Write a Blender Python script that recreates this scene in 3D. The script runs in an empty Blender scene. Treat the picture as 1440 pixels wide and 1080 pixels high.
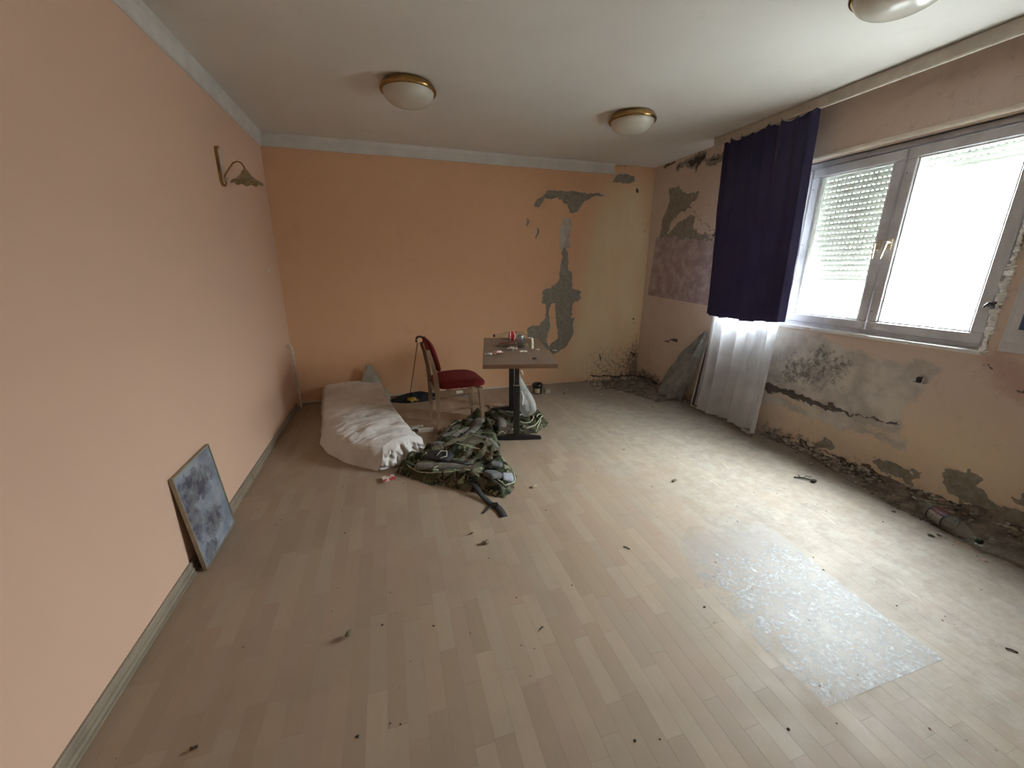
import bpy, math, random
import numpy as np
from mathutils import Vector, Matrix

S = bpy.context.scene
COL = S.collection
R_ = random.Random(7)
PI = math.pi

# ------------------------------------------------------------------ camera
cam_d = bpy.data.cameras.new('camera')
cam_d.sensor_width = 36.0
cam_d.lens = 557.84 / 1440 * 36
cam_d.clip_start = 0.02
cam = bpy.data.objects.new('camera', cam_d)
COL.objects.link(cam)
yaw, pit, rol = .2974, -.2814, .0047
fw = Vector((math.sin(yaw) * math.cos(pit), math.cos(yaw) * math.cos(pit), math.sin(pit)))
r0 = Vector((math.cos(yaw), -math.sin(yaw), 0))
u0 = r0.cross(fw)
rr = r0 * math.cos(rol) + u0 * math.sin(rol)
uu = -r0 * math.sin(rol) + u0 * math.cos(rol)
m3 = Matrix((rr, uu, -fw)).transposed()
cam.matrix_world = Matrix.Translation((1.0121, -4.5749, 1.4201)) @ m3.to_4x4()
S.camera = cam

# ------------------------------------------------------------------ view and light
S.view_settings.view_transform = 'Standard'
S.view_settings.look = 'None'
S.view_settings.gamma = 1
S.view_settings.use_curve_mapping = False
S.view_settings.exposure = 0.0

W = 4.207          # inner face of the window wall
H = 2.6            # ceiling height
YF = -6.3          # wall behind the camera
WIN = (-3.24, -1.38, .985, 2.21)      # opening in the window wall: y0, y1, z0, z1

wd = bpy.data.worlds.new('overcast_sky')
S.world = wd
wd.use_nodes = True
nt = wd.node_tree
nt.nodes.clear()
tc = nt.nodes.new('ShaderNodeTexCoord')
sep = nt.nodes.new('ShaderNodeSeparateXYZ')
nt.links.new(tc.outputs['Generated'], sep.inputs[0])
mr = nt.nodes.new('ShaderNodeMapRange')
mr.inputs[1].default_value = 0.0
mr.inputs[2].default_value = 1
mr.inputs[3].default_value = .25
mr.inputs[4].default_value = 2.05
nt.links.new(sep.outputs[2], mr.inputs[0])
SKY = 89.0
mu = nt.nodes.new('ShaderNodeMath')
mu.operation = 'MULTIPLY'
mu.inputs[1].default_value = SKY
nt.links.new(mr.outputs[0], mu.inputs[0])
bg = nt.nodes.new('ShaderNodeBackground')
bg.inputs[0].default_value = (.90, .965, 1.0, 1)
nt.links.new(mu.outputs[0], bg.inputs[1])
wo = nt.nodes.new('ShaderNodeOutputWorld')
nt.links.new(bg.outputs[0], wo.inputs[0])


def portal(name, win):
    l = bpy.data.lights.new(name, 'AREA')
    l.shape = 'RECTANGLE'
    l.size = win[1] - win[0] + .05
    l.size_y = win[3] - win[2] + .05
    l.cycles.is_portal = True
    o = bpy.data.objects.new(name, l)
    COL.objects.link(o)
    o.matrix_world = Matrix.Translation((W + .275, (win[0] + win[1]) / 2, (win[2] + win[3]) / 2)) @ \
        Matrix(((0, 0, 1, 0), (1, 0, 0, 0), (0, 1, 0, 0), (0, 0, 0, 1)))
    return o


portal('window_portal', WIN)


# ------------------------------------------------------------------ numpy noise
def _hash(i, j, k, seed):
    n = (i * 374761393 + j * 668265263 + k * 2147483647 + seed * 974634777) & 0xffffffff
    n = ((n ^ (n >> 13)) * 1274126177) & 0xffffffff
    n = n ^ (n >> 16)
    return (n & 0xffff) / 65535.0


def vnoise(x, y, seed=0):
    x = np.asarray(x, float); y = np.asarray(y, float)
    i = np.floor(x).astype(np.int64); j = np.floor(y).astype(np.int64)
    fx = x - i; fy = y - j
    fx = fx * fx * (3 - 2 * fx); fy = fy * fy * (3 - 2 * fy)
    z = np.zeros_like(i)
    a = _hash(i, j, z, seed); b = _hash(i + 1, j, z, seed)
    c = _hash(i, j + 1, z, seed); d = _hash(i + 1, j + 1, z, seed)
    return (a * (1 - fx) + b * fx) * (1 - fy) + (c * (1 - fx) + d * fx) * fy


def fbm(x, y, seed=0, octv=4):
    s = 0; a = .5; t = 0
    for k in range(octv):
        s = s + a * vnoise(x * 2 ** k, y * 2 ** k, seed + 17 * k)
        t += a; a *= .5
    return s / t


def sdf(px, py, poly):
    """signed distance, positive inside"""
    px = np.asarray(px, float); py = np.asarray(py, float)
    n = len(poly)
    d = np.full(px.shape, 1e9)
    inside = np.zeros(px.shape, bool)
    for k in range(n):
        ax, ay = poly[k]; bx, by = poly[(k + 1) % n]
        ex, ey = bx - ax, by - ay
        wx, wy = px - ax, py - ay
        t = np.clip((wx * ex + wy * ey) / (ex * ex + ey * ey + 1e-12), 0, 1)
        d = np.minimum(d, (wx - ex * t) ** 2 + (wy - ey * t) ** 2)
        if by != ay:
            c = ((ay > py) != (by > py)) & (px < (bx - ax) * (py - ay) / (by - ay) + ax)
            inside ^= c
    d = np.sqrt(d)
    return np.where(inside, d, -d)


def sstep(a, b, x):
    t = np.clip((x - a) / (b - a), 0, 1)
    return t * t * (3 - 2 * t)


# ------------------------------------------------------------------ materials
class NT:
    def __init__(self, name):
        self.m = bpy.data.materials.new(name)
        self.m.use_nodes = True
        self.t = self.m.node_tree
        self.t.nodes.clear()
        self.out = self.t.nodes.new('ShaderNodeOutputMaterial')

    def n(self, kind, **kw):
        nd = self.t.nodes.new(kind)
        for k, v in kw.items():
            setattr(nd, k, v)
        return nd

    def set(self, sock, v):
        if isinstance(v, bpy.types.NodeSocket):
            self.t.links.new(v, sock)
        elif isinstance(v, (tuple, list)):
            sock.default_value = tuple(v) + ((1,) if len(v) == 3 and len(sock.default_value) == 4 else ())
        else:
            sock.default_value = v

    def mix(self, f, a, b, mode='MIX'):
        nd = self.n('ShaderNodeMix', data_type='RGBA', blend_type=mode)
        self.set(nd.inputs[0], f); self.set(nd.inputs[6], a); self.set(nd.inputs[7], b)
        return nd.outputs[2]

    def math(self, op, a, b=0.0, c=None, clamp=False):
        nd = self.n('ShaderNodeMath', operation=op, use_clamp=clamp)
        self.set(nd.inputs[0], a); self.set(nd.inputs[1], b)
        if c is not None:
            self.set(nd.inputs[2], c)
        return nd.outputs[0]

    def noise(self, scale, detail=4, vec=None, rough=.55, dist=0):
        nd = self.n('ShaderNodeTexNoise')
        self.set(nd.inputs['Scale'], scale); self.set(nd.inputs['Detail'], detail)
        self.set(nd.inputs['Roughness'], rough); self.set(nd.inputs['Distortion'], dist)
        if vec is not None:
            self.set(nd.inputs['Vector'], vec)
        return nd.outputs[0]

    def ramp(self, f, lo, hi, a=0.0, b=1.0):
        nd = self.n('ShaderNodeMapRange', interpolation_type='SMOOTHSTEP')
        self.set(nd.inputs[0], f); self.set(nd.inputs[1], lo); self.set(nd.inputs[2], hi)
        self.set(nd.inputs[3], a); self.set(nd.inputs[4], b)
        return nd.outputs[0]

    def attr(self, name):
        nd = self.n('ShaderNodeAttribute', attribute_name=name)
        return nd.outputs['Fac']

    def attr_col(self, name):
        return self.n('ShaderNodeAttribute', attribute_name=name).outputs['Color']

    def pos(self):
        return self.n('ShaderNodeNewGeometry').outputs['Position']

    def obj(self):
        return self.n('ShaderNodeTexCoord').outputs['Object']

    def mapping(self, vec, scale=(1, 1, 1), rot=(0, 0, 0), loc=(0, 0, 0)):
        nd = self.n('ShaderNodeMapping')
        self.set(nd.inputs['Vector'], vec)
        nd.inputs['Scale'].default_value = scale
        nd.inputs['Rotation'].default_value = rot
        nd.inputs['Location'].default_value = loc
        return nd.outputs[0]

    def bump(self, h, strength=.3, dist=.01):
        nd = self.n('ShaderNodeBump')
        self.set(nd.inputs['Strength'], strength); self.set(nd.inputs['Distance'], dist)
        self.set(nd.inputs['Height'], h)
        return nd.outputs[0]

    def bsdf(self, col, rough=.6, normal=None, metal=0.0, spec=.5, **kw):
        nd = self.n('ShaderNodeBsdfPrincipled')
        self.set(nd.inputs['Base Color'], col); self.set(nd.inputs['Roughness'], rough)
        self.set(nd.inputs['Metallic'], metal); self.set(nd.inputs['Specular IOR Level'], spec)
        if normal is not None:
            self.set(nd.inputs['Normal'], normal)
        for k, v in kw.items():
            self.set(nd.inputs[k], v)
        return nd.outputs[0]

    def done(self, sh):
        self.t.links.new(sh, self.out.inputs[0])
        return self.m


_mc = {}


def plain(name, col, rough=.6, metal=0.0, var=.12, scale=30, bump=.15, spec=.5, bdist=.002):
    """simple surface with a little procedural colour and relief variation"""
    if name in _mc:
        return _mc[name]
    n = NT(name)
    o = n.obj()
    f = n.noise(scale, 4, o)
    dk = tuple(c * (1 - var) for c in col)
    lt = tuple(min(1, c * (1 + var)) for c in col)
    c = n.mix(n.ramp(f, .3, .7), dk, lt)
    nm = n.bump(n.noise(scale * 4, 3, o), bump, bdist) if bump else None
    _mc[name] = n.done(n.bsdf(c, rough, nm, metal, spec))
    return _mc[name]


def clear_plastic(name, tint=(.9, .95, .92), haze=.12, gloss=.06):
    n = NT(name)
    tr = n.n('ShaderNodeBsdfTransparent'); n.set(tr.inputs[0], tint)
    gl = n.n('ShaderNodeBsdfGlossy'); gl.inputs['Roughness'].default_value = .08
    lw = n.n('ShaderNodeLayerWeight'); lw.inputs[0].default_value = .5
    f = n.math('MULTIPLY_ADD', n.math('POWER', lw.outputs['Facing'], 5.0), .85, gloss, clamp=True)
    m1 = n.n('ShaderNodeMixShader')
    n.set(m1.inputs[0], f); n.t.links.new(tr.outputs[0], m1.inputs[1]); n.t.links.new(gl.outputs[0], m1.inputs[2])
    df = n.n('ShaderNodeBsdfDiffuse'); df.inputs[0].default_value = (.75, .75, .72, 1)
    tl = n.n('ShaderNodeBsdfTranslucent'); tl.inputs[0].default_value = (.75, .75, .72, 1)
    dm = n.n('ShaderNodeMixShader'); dm.inputs[0].default_value = .4
    n.t.links.new(df.outputs[0], dm.inputs[1]); n.t.links.new(tl.outputs[0], dm.inputs[2])
    m2 = n.n('ShaderNodeMixShader')
    hz = n.ramp(n.noise(18, 4, n.obj()), .3, .75, haze * .5, haze * 1.6)
    n.set(m2.inputs[0], hz)
    n.t.links.new(m1.outputs[0], m2.inputs[1]); n.t.links.new(dm.outputs[0], m2.inputs[2])
    return n.done(m2.outputs[0])


def fabric_translucent(name, col, amount=.35, see=0.0, rough=.9, scale=60):
    n = NT(name)
    o = n.obj()
    c = n.mix(n.ramp(n.noise(scale * .1, 3, o), .35, .7), tuple(x * .88 for x in col), col)
    d = n.n('ShaderNodeBsdfDiffuse'); n.set(d.inputs[0], c)
    nm = n.bump(n.noise(scale * 5, 2, o), .2, .002)
    n.set(d.inputs['Normal'], nm)
    t = n.n('ShaderNodeBsdfTranslucent'); n.set(t.inputs[0], c)
    m = n.n('ShaderNodeMixShader'); m.inputs[0].default_value = amount
    n.t.links.new(d.outputs[0], m.inputs[1]); n.t.links.new(t.outputs[0], m.inputs[2])
    if see > 0:
        tr = n.n('ShaderNodeBsdfTransparent')
        m2 = n.n('ShaderNodeMixShader'); m2.inputs[0].default_value = see
        n.t.links.new(m.outputs[0], m2.inputs[1]); n.t.links.new(tr.outputs[0], m2.inputs[2])
        return n.done(m2.outputs[0])
    return n.done(m.outputs[0])


# ------------------------------------------------------------------ objects
def link(o, parent=None):
    COL.objects.link(o)
    if parent is not None:
        o.parent = parent
    return o


def tag(o, label=None, cat=None, group=None, kind=None):
    if label: o['label'] = label
    if cat: o['category'] = cat
    if group: o['group'] = group
    if kind: o['kind'] = kind
    return o


def empty(name, loc, rz=0.0, label=None, cat=None, group=None):
    o = bpy.data.objects.new(name, None)
    o.empty_display_size = .05
    o.location = loc
    o.rotation_euler = (0, 0, rz)
    link(o)
    return tag(o, label, cat, group)


class MB:
    """collects shapes, then links them as ONE mesh object"""
    def __init__(self):
        self.v = []; self.f = []

    def add(self, vs, fs):
        b = len(self.v)
        self.v += [tuple(map(float, p)) for p in vs]
        self.f += [tuple(b + i for i in q) for q in fs]
        return self

    def box(self, a, b, ch=0.0, M=None):
        (x0, y0, z0), (x1, y1, z1) = a, b
        if ch <= 0:
            vs = [(x, y, z) for z in (z0, z1) for y in (y0, y1) for x in (x0, x1)]
            fs = [(0, 2, 3, 1), (4, 5, 7, 6), (0, 1, 5, 4), (2, 6, 7, 3), (0, 4, 6, 2), (1, 3, 7, 5)]
        else:
            c = min(ch, (x1 - x0) / 2.01, (y1 - y0) / 2.01, (z1 - z0) / 2.01)
            vs = []; idx = {}
            for sx in (0, 1):
                for sy in (0, 1):
                    for sz in (0, 1):
                        X = (x0, x1)[sx]; Y = (y0, y1)[sy]; Z = (z0, z1)[sz]
                        dx = c if sx == 0 else -c; dy = c if sy == 0 else -c; dz = c if sz == 0 else -c
                        idx[sx, sy, sz, 0] = len(vs); vs.append((X, Y + dy, Z + dz))
                        idx[sx, sy, sz, 1] = len(vs); vs.append((X + dx, Y, Z + dz))
                        idx[sx, sy, sz, 2] = len(vs); vs.append((X + dx, Y + dy, Z))
            fs = []
            for s in (0, 1):
                q = [idx[s, 0, 0, 0], idx[s, 1, 0, 0], idx[s, 1, 1, 0], idx[s, 0, 1, 0]]; fs.append(q if s else q[::-1])
                q = [idx[0, s, 0, 1], idx[0, s, 1, 1], idx[1, s, 1, 1], idx[1, s, 0, 1]]; fs.append(q if s else q[::-1])
                q = [idx[0, 0, s, 2], idx[1, 0, s, 2], idx[1, 1, s, 2], idx[0, 1, s, 2]]; fs.append(q if s else q[::-1])
            for s1 in (0, 1):
                for s2 in (0, 1):
                    q = [idx[s1, s2, 0, 0], idx[s1, s2, 1, 0], idx[s1, s2, 1, 1], idx[s1, s2, 0, 1]]; fs.append(q if s1 == s2 else q[::-1])
                    q = [idx[s1, 0, s2, 0], idx[s1, 0, s2, 2], idx[s1, 1, s2, 2], idx[s1, 1, s2, 0]]; fs.append(q if s1 == s2 else q[::-1])
                    q = [idx[0, s1, s2, 1], idx[1, s1, s2, 1], idx[1, s1, s2, 2], idx[0, s1, s2, 2]]; fs.append(q if s1 == s2 else q[::-1])
            for k in [(a_, b_, c_) for a_ in (0, 1) for b_ in (0, 1) for c_ in (0, 1)]:
                q = [idx[k + (0,)], idx[k + (1,)], idx[k + (2,)]]
                fs.append(q if sum(k) % 2 else q[::-1])
        if M is not None:
            vs = [tuple(M @ Vector(p)) for p in vs]
        return self.add(vs, fs)

    def lathe(self, prof, n=24, M=None, cap=False):
        vs = []; fs = []
        for (r, z) in prof:
            for k in range(n):
                a = 2 * PI * k / n
                vs.append((r * math.cos(a), r * math.sin(a), z))
        for i in range(len(prof) - 1):
            for k in range(n):
                k2 = (k + 1) % n
                fs.append((i * n + k, i * n + k2, (i + 1) * n + k2, (i + 1) * n + k))
        if cap:
            fs.append(tuple(range(n - 1, -1, -1)))
            fs.append(tuple((len(prof) - 1) * n + k for k in range(n)))
        if M is not None:
            vs = [tuple(M @ Vector(p)) for p in vs]
        return self.add(vs, fs)

    def tube(self, pts, r, n=8, flat=1.0, up=(0, 0, 1)):
        pts = [Vector(p) for p in pts]
        rs = r if isinstance(r, (list, tuple)) else [r] * len(pts)
        vs = []; fs = []
        for i, p in enumerate(pts):
            d = (pts[min(i + 1, len(pts) - 1)] - pts[max(i - 1, 0)]).normalized()
            u = Vector(up)
            if abs(d.dot(u)) > .95:
                u = Vector((1, 0, 0))
            s = d.cross(u).normalized(); t = s.cross(d).normalized()
            for k in range(n):
                a = 2 * PI * k / n
                vs.append(tuple(p + s * (rs[i] * math.cos(a)) + t * (rs[i] * flat * math.sin(a))))
        for i in range(len(pts) - 1):
            for k in range(n):
                k2 = (k + 1) % n
                fs.append((i * n + k, (i + 1) * n + k, (i + 1) * n + k2, i * n + k2))
        fs.append(tuple(range(n)))
        fs.append(tuple((len(pts) - 1) * n + k for k in range(n - 1, -1, -1)))
        return self.add(vs, fs)

    def build(self, name, mat, parent=None, smooth=False, loc=(0, 0, 0)):
        me = bpy.data.meshes.new(name)
        me.from_pydata(self.v, [], self.f)
        me.materials.append(mat)
        if smooth:
            me.polygons.foreach_set('use_smooth', [True] * len(me.polygons))
            if smooth == 'auto':
                me.set_sharp_from_angle(angle=math.radians(40))
        me.validate()
        me.update()
        o = bpy.data.objects.new(name, me)
        o.location = loc
        return link(o, parent)


def grid_obj(name, X, Y, Z, mat, parent=None, keep=None, attrs=None, loc=(0, 0, 0), smooth=True, closed_u=False):
    """mesh from 2-D arrays of coordinates"""
    h, w = X.shape
    co = np.stack([X, Y, Z], -1).reshape(-1, 3).astype(np.float32)
    i, j = np.meshgrid(np.arange(h - 1), np.arange(w if closed_u else w - 1), indexing='ij')
    j2 = (j + 1) % w
    q = np.stack([i * w + j, i * w + j2, (i + 1) * w + j2, (i + 1) * w + j], -1).reshape(-1, 4)
    if keep is not None:
        k = keep.reshape(-1)
        q = q[k[q].all(1)]
        used = np.zeros(len(co), bool); used[q] = True
        remap = np.cumsum(used) - 1
        co = co[used]; q = remap[q]
    else:
        used = slice(None)
    me = bpy.data.meshes.new(name)
    me.vertices.add(len(co)); me.vertices.foreach_set('co', co.ravel())
    me.loops.add(q.size); me.loops.foreach_set('vertex_index', q.ravel().astype(np.int32))
    me.polygons.add(len(q))
    me.polygons.foreach_set('loop_start', (np.arange(len(q)) * 4).astype(np.int32))
    me.update(calc_edges=True)
    if smooth:
        me.polygons.foreach_set('use_smooth', np.ones(len(q), bool))
    for k_, a in (attrs or {}).items():
        at = me.attributes.new(k_, 'FLOAT', 'POINT')
        at.data.foreach_set('value', a.reshape(-1)[used].astype(np.float32))
    me.materials.append(mat)
    me.update()
    o = bpy.data.objects.new(name, me)
    o.location = loc
    return link(o, parent)


def axis_matrix(a, b):
    """local z runs from a to b"""
    a = Vector(a); b = Vector(b)
    q = (b - a).to_track_quat('Z', 'Y')
    return Matrix.Translation(a) @ q.to_matrix().to_4x4()


# ================================================================== SETTING
# ---- painted wall material, driven by damage fields measured on the walls
def wall_material(name, paint, paint2, mottled=.5):
    n = NT(name)
    p = n.pos()
    big = n.noise(1.3, 4, p)
    mid = n.noise(7, 5, p)
    fine = n.noise(60, 5, p, .65)
    vf = n.noise(230, 3, p)
    c = n.mix(n.ramp(big, .35, .7, 0, mottled), paint, paint2)
    c = n.mix(n.ramp(mid, .5, .8, 0, .12 + .35 * mottled), c, tuple(x * .72 for x in paint))
    c = n.mix(n.ramp(n.noise(16, 7, p, .75), .56, .72, 0, .5 * mottled), c, (.30, .25, .22))
    jit = n.math('MULTIPLY_ADD', n.math('SUBTRACT', fine, .5), 1.6, n.math('MULTIPLY', n.math('SUBTRACT', mid, .5), 1.2))

    def mask(a, soft=.25, j=1.0):
        s = n.math('MULTIPLY_ADD', jit, j, n.attr(a))
        return n.ramp(s, -soft, soft)
    m = mask('ochre', 2.0, .8)
    c = n.mix(n.math('MULTIPLY', m, n.ramp(n.noise(2.5, 5, n.mapping(p, (1, 1, .35)), .6), .3, .7, .45, .9)), c, (.80, .66, .42))
    c = n.mix(n.math('MULTIPLY', mask('red', 1.0), .6), c, (.42, .26, .23))
    mp = mask('pale', .6, 1.2)
    c = n.mix(n.math('MULTIPLY', mp, .85), c, n.mix(n.ramp(mid, .35, .65), (.40, .38, .36), (.62, .60, .56)))
    mpu = mask('purple', .12, .35)
    c = n.mix(mpu, c, n.mix(n.ramp(n.noise(9, 6, p, .7), .35, .7), (.36, .27, .275), (.54, .45, .45)))
    # exposed render with the pale broken edge of the paint layer round it
    g = n.math('MULTIPLY_ADD', jit, .9, n.attr('grey'))
    rim = n.math('MULTIPLY', n.ramp(g, -.5, -.15), n.math('SUBTRACT', 1.0, n.ramp(g, -.05, .1)))
    mg = n.ramp(g, -.12, .12)
    c = n.mix(mg, c, n.mix(n.ramp(n.noise(25, 6, p, .7), .3, .75), (.23, .205, .165), (.37, .335, .28)))
    c = n.mix(n.math('MULTIPLY', rim, .55), c, (.72, .60, .48))
    # mould: speckled dark growth
    mo = n.ramp(n.math('ADD', n.attr('mold'), n.math('MULTIPLY', n.math('SUBTRACT', n.noise(22, 8, p, .75), .5), 11.0)), .6, 3.0)
    c = n.mix(n.math('MULTIPLY', mo, .78), c, (.085, .085, .09))
    md = mask('dark', .3, 1.0)
    c = n.mix(n.math('MULTIPLY', md, .88), c, (.055, .045, .04))
    # paint surface relief
    hgt = n.math('ADD', n.math('MULTIPLY', fine, .7), n.math('MULTIPLY', vf, .5))
    hgt = n.math('ADD', hgt, n.math('MULTIPLY', mg, -2.0))
    nm = n.bump(hgt, .35, .0035)
    return n.done(n.bsdf(c, .85, nm, 0, .25))


BACK = {
    'top': [(2.81, 2.27), (3.2, 2.28), (3.59, 2.28), (3.4, 2.24), (3.28, 2.19), (3.23, 2.06), (3.12, 2.05), (3.08, 2.14), (2.95, 2.19), (2.8, 2.18), (2.73, 2.09), (2.66, 2.1), (2.71, 2.18), (2.8, 2.21)],
    'stem': [(3.05, 1.68), (3.1, 1.65), (3.1, 1.44), (3.18, 1.35), (3.19, 1.2), (3.3, 1.17), (3.32, 1.08), (3.2, 1.02), (3.18, 0.83), (3.23, 0.82), (3.22, 0.61), (3.12, 0.45), (2.97, 0.38), (2.82, 0.5), (2.62, 0.61), (2.61, 0.74), (2.74, 0.77), (2.82, 0.84), (2.85, 1.0), (2.78, 1.03), (2.8, 1.17), (2.91, 1.2), (3.02, 1.32), (3.0, 1.44), (3.03, 1.61)],
    'hole': [(2.92, 1.02), (2.97, 1.02), (2.98, 0.75), (3.02, 0.62), (2.9, 0.5), (2.85, 0.55), (2.92, 0.72), (2.87, 0.9)],
    'corner': [(3.63, 2.41), (3.7, 2.5), (3.8, 2.52), (3.92, 2.5), (3.93, 2.43), (3.78, 2.4), (3.66, 2.42)],
    'chipa': [(2.58, 1.96), (2.61, 1.96), (2.61, 1.89), (2.58, 1.89)],
    'chipb': [(2.71, 1.88), (2.74, 1.88), (2.73, 1.8), (2.69, 1.75), (2.71, 1.82)],
    'pale': [(3.03, 1.99), (3.12, 1.98), (3.12, 1.89), (3.11, 1.69), (3.02, 1.66), (3.01, 1.83)],
    'ochre': [(3.55, 2.38), (4.3, 2.45), (4.29, 1.0), (4.24, 0.0), (2.95, 0.0), (3.1, 0.45), (3.3, 0.85), (3.34, 1.3), (3.42, 1.9)],
}
RIGHT = {
    'purple': [(-0.15, 1.81), (-1.45, 1.76), (-1.45, 1.05), (-0.09, 1.11)],
    'grey2': [(-0.28, 2.32), (-0.45, 2.32), (-0.59, 2.23), (-0.78, 2.22), (-0.76, 2.15), (-0.63, 2.1), (-0.39, 1.94), (-0.3, 1.81), (-0.22, 1.79), (-0.24, 1.9), (-0.26, 2.04), (-0.35, 2.19)],
    'grey3': [(-0.4, 1.86), (-0.56, 1.95), (-0.67, 1.99), (-0.79, 1.98), (-0.79, 1.85), (-0.97, 1.79), (-1.12, 1.73), (-0.19, 1.79), (-0.23, 1.83)],
    'd1': [(-0.12, 2.585), (-0.19, 2.59), (-0.36, 2.59), (-0.37, 2.57), (-0.26, 2.55), (-0.18, 2.55)],
    'd2': [(-0.41, 2.52), (-0.56, 2.56), (-0.82, 2.56), (-0.84, 2.50), (-0.73, 2.45), (-0.68, 2.48), (-0.62, 2.48), (-0.54, 2.53), (-0.46, 2.51), (-0.45, 2.46), (-0.41, 2.48)],
    'd3': [(-0.85, 2.50), (-0.98, 2.53), (-1.12, 2.53), (-1.13, 2.46), (-1.01, 2.48), (-0.96, 2.45), (-0.87, 2.47)],
    'pale': [(-1.4, 0.96), (-2.32, 0.94), (-2.6, 0.85), (-2.91, 0.86), (-3.1, 0.86), (-3.02, 0.69), (-2.96, 0.57), (-2.98, 0.36), (-2.89, 0.34), (-2.57, 0.34), (-2.35, 0.36), (-1.4, 0.4)],
    'pale2': [(-1.6, 0.36), (-2.31, 0.34), (-2.61, 0.36), (-2.83, 0.35), (-3.01, 0.35), (-3.04, 0.28), (-2.84, 0.3), (-2.59, 0.27), (-2.3, 0.29), (-1.6, 0.27)],
    'mold1': [(-2.08, 0.74), (-2.22, 0.75), (-2.35, 0.87), (-2.45, 0.89), (-2.58, 0.84), (-2.6, 0.69), (-2.55, 0.6), (-2.4, 0.56), (-2.25, 0.50), (-2.02, 0.46)],
    'crack': [(-1.7, 0.44), (-2.23, 0.44), (-2.39, 0.435), (-2.5, 0.44), (-2.6, 0.44), (-2.77, 0.42), (-2.95, 0.44), (-2.96, 0.425), (-2.76, 0.40), (-2.61, 0.41), (-2.51, 0.41), (-2.36, 0.38), (-1.7, 0.37)],
    'g5': [(-3.27, 0.16), (-3.28, 0.27), (-3.35, 0.29), (-3.38, 0.27), (-3.38, 0.2), (-3.46, 0.16), (-3.56, 0.15), (-3.6, 0.16), (-3.8, 0.14), (-3.8, 0.06), (-3.43, 0.06), (-3.36, 0.08), (-3.29, 0.1)],
    'g6': [(-2.85, 0.12), (-2.99, 0.17), (-3.09, 0.19), (-3.2, 0.17), (-3.12, 0.08), (-3.0, 0.06), (-2.9, 0.07)],
    'g7': [(-2.46, 0.1), (-2.57, 0.19), (-2.65, 0.17), (-2.61, 0.1), (-2.49, 0.05)],
    'g8': [(-3.53, 0.23), (-3.57, 0.29), (-3.7, 0.3), (-3.7, 0.19), (-3.55, 0.2)],
    'red': [(-3.25, 0.97), (-3.33, 0.99), (-3.6, 0.99), (-3.6, 0.70), (-3.38, 0.77), (-3.3, 0.86)],
}


def amax(*a):
    r = a[0]
    for x in a[1:]:
        r = np.maximum(r, x)
    return r


def back_fields(u, v):
    wx = u + .05 * (fbm(u * 9, v * 9, 3) - .5) + .035 * (fbm(u * 34, v * 34, 43) - .5); wy = v + .05 * (fbm(u * 9, v * 9, 4) - .5) + .035 * (fbm(u * 34, v * 34, 44) - .5)
    s = lambda k: sdf(wx, wy, BACK[k])
    grey = amax(np.minimum(s('stem'), -s('hole')), s('top'), s('corner'), s('chipa'), s('chipb'))
    ochre = s('ochre')
    # damp speckling near the floor and the corner
    low = sstep(1.0, .1, v) * sstep(2.9, 3.7, u)
    mold = -2.4 + 2.7 * low + .9 * sstep(2.6, 3.6, u) * sstep(.9, .3, v) + 1.6 * sstep(3.9, 4.2, u) * sstep(1.3, .2, v)
    mold = np.maximum(mold, -2.4 + 3.2 * sstep(.05, .0, np.abs(v - .03)) * sstep(1.2, 3., u))
    d = {'grey': np.clip(grey / .012, -4, 4), 'pale': np.clip(s('pale') / .02, -4, 4) + .6,
         'ochre': np.clip(ochre / .10, -4, 4), 'mold': mold,
         'purple': np.full_like(u, -4), 'dark': np.full_like(u, -4), 'red': np.full_like(u, -4)}
    # cracks leading from the patches
    def line(pts, w):
        best = np.full_like(u, 1e9)
        for (a, b) in zip(pts[:-1], pts[1:]):
            ex, ey = b[0] - a[0], b[1] - a[1]
            t = np.clip(((wx - a[0]) * ex + (wy - a[1]) * ey) / (ex * ex + ey * ey), 0, 1)
            best = np.minimum(best, np.hypot(wx - a[0] - ex * t, wy - a[1] - ey * t))
        return (w - best) / .008
    dk = amax(line([(3.45, 2.585), (3.75, 2.59), (3.98, 2.60)], .004),
              line([(3.98, 2.36), (4.0, 2.33)], .012), line([(4.12, 1.98), (4.15, 1.93), (4.12, 1.86)], .004),
              line([(4.08, .81), (4.1, .8)], .010), line([(4.09, .35), (4.15, .3)], .014), line([(3.62, .34), (3.64, .26)], .01),
              line([(3.5, .06), (3.9, .03), (4.2, .02)], .012), line([(4.1, .78), (4.11, .35)], .001))
    d['dark'] = np.clip(dk, -4, 4)
    disp = -.004 * sstep(-.4, .4, d['grey'])
    disp = disp + .006 * (fbm(u * 3, v * 3, 9) - .5) * sstep(2.4, 3.4, u)
    return d, disp


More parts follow.
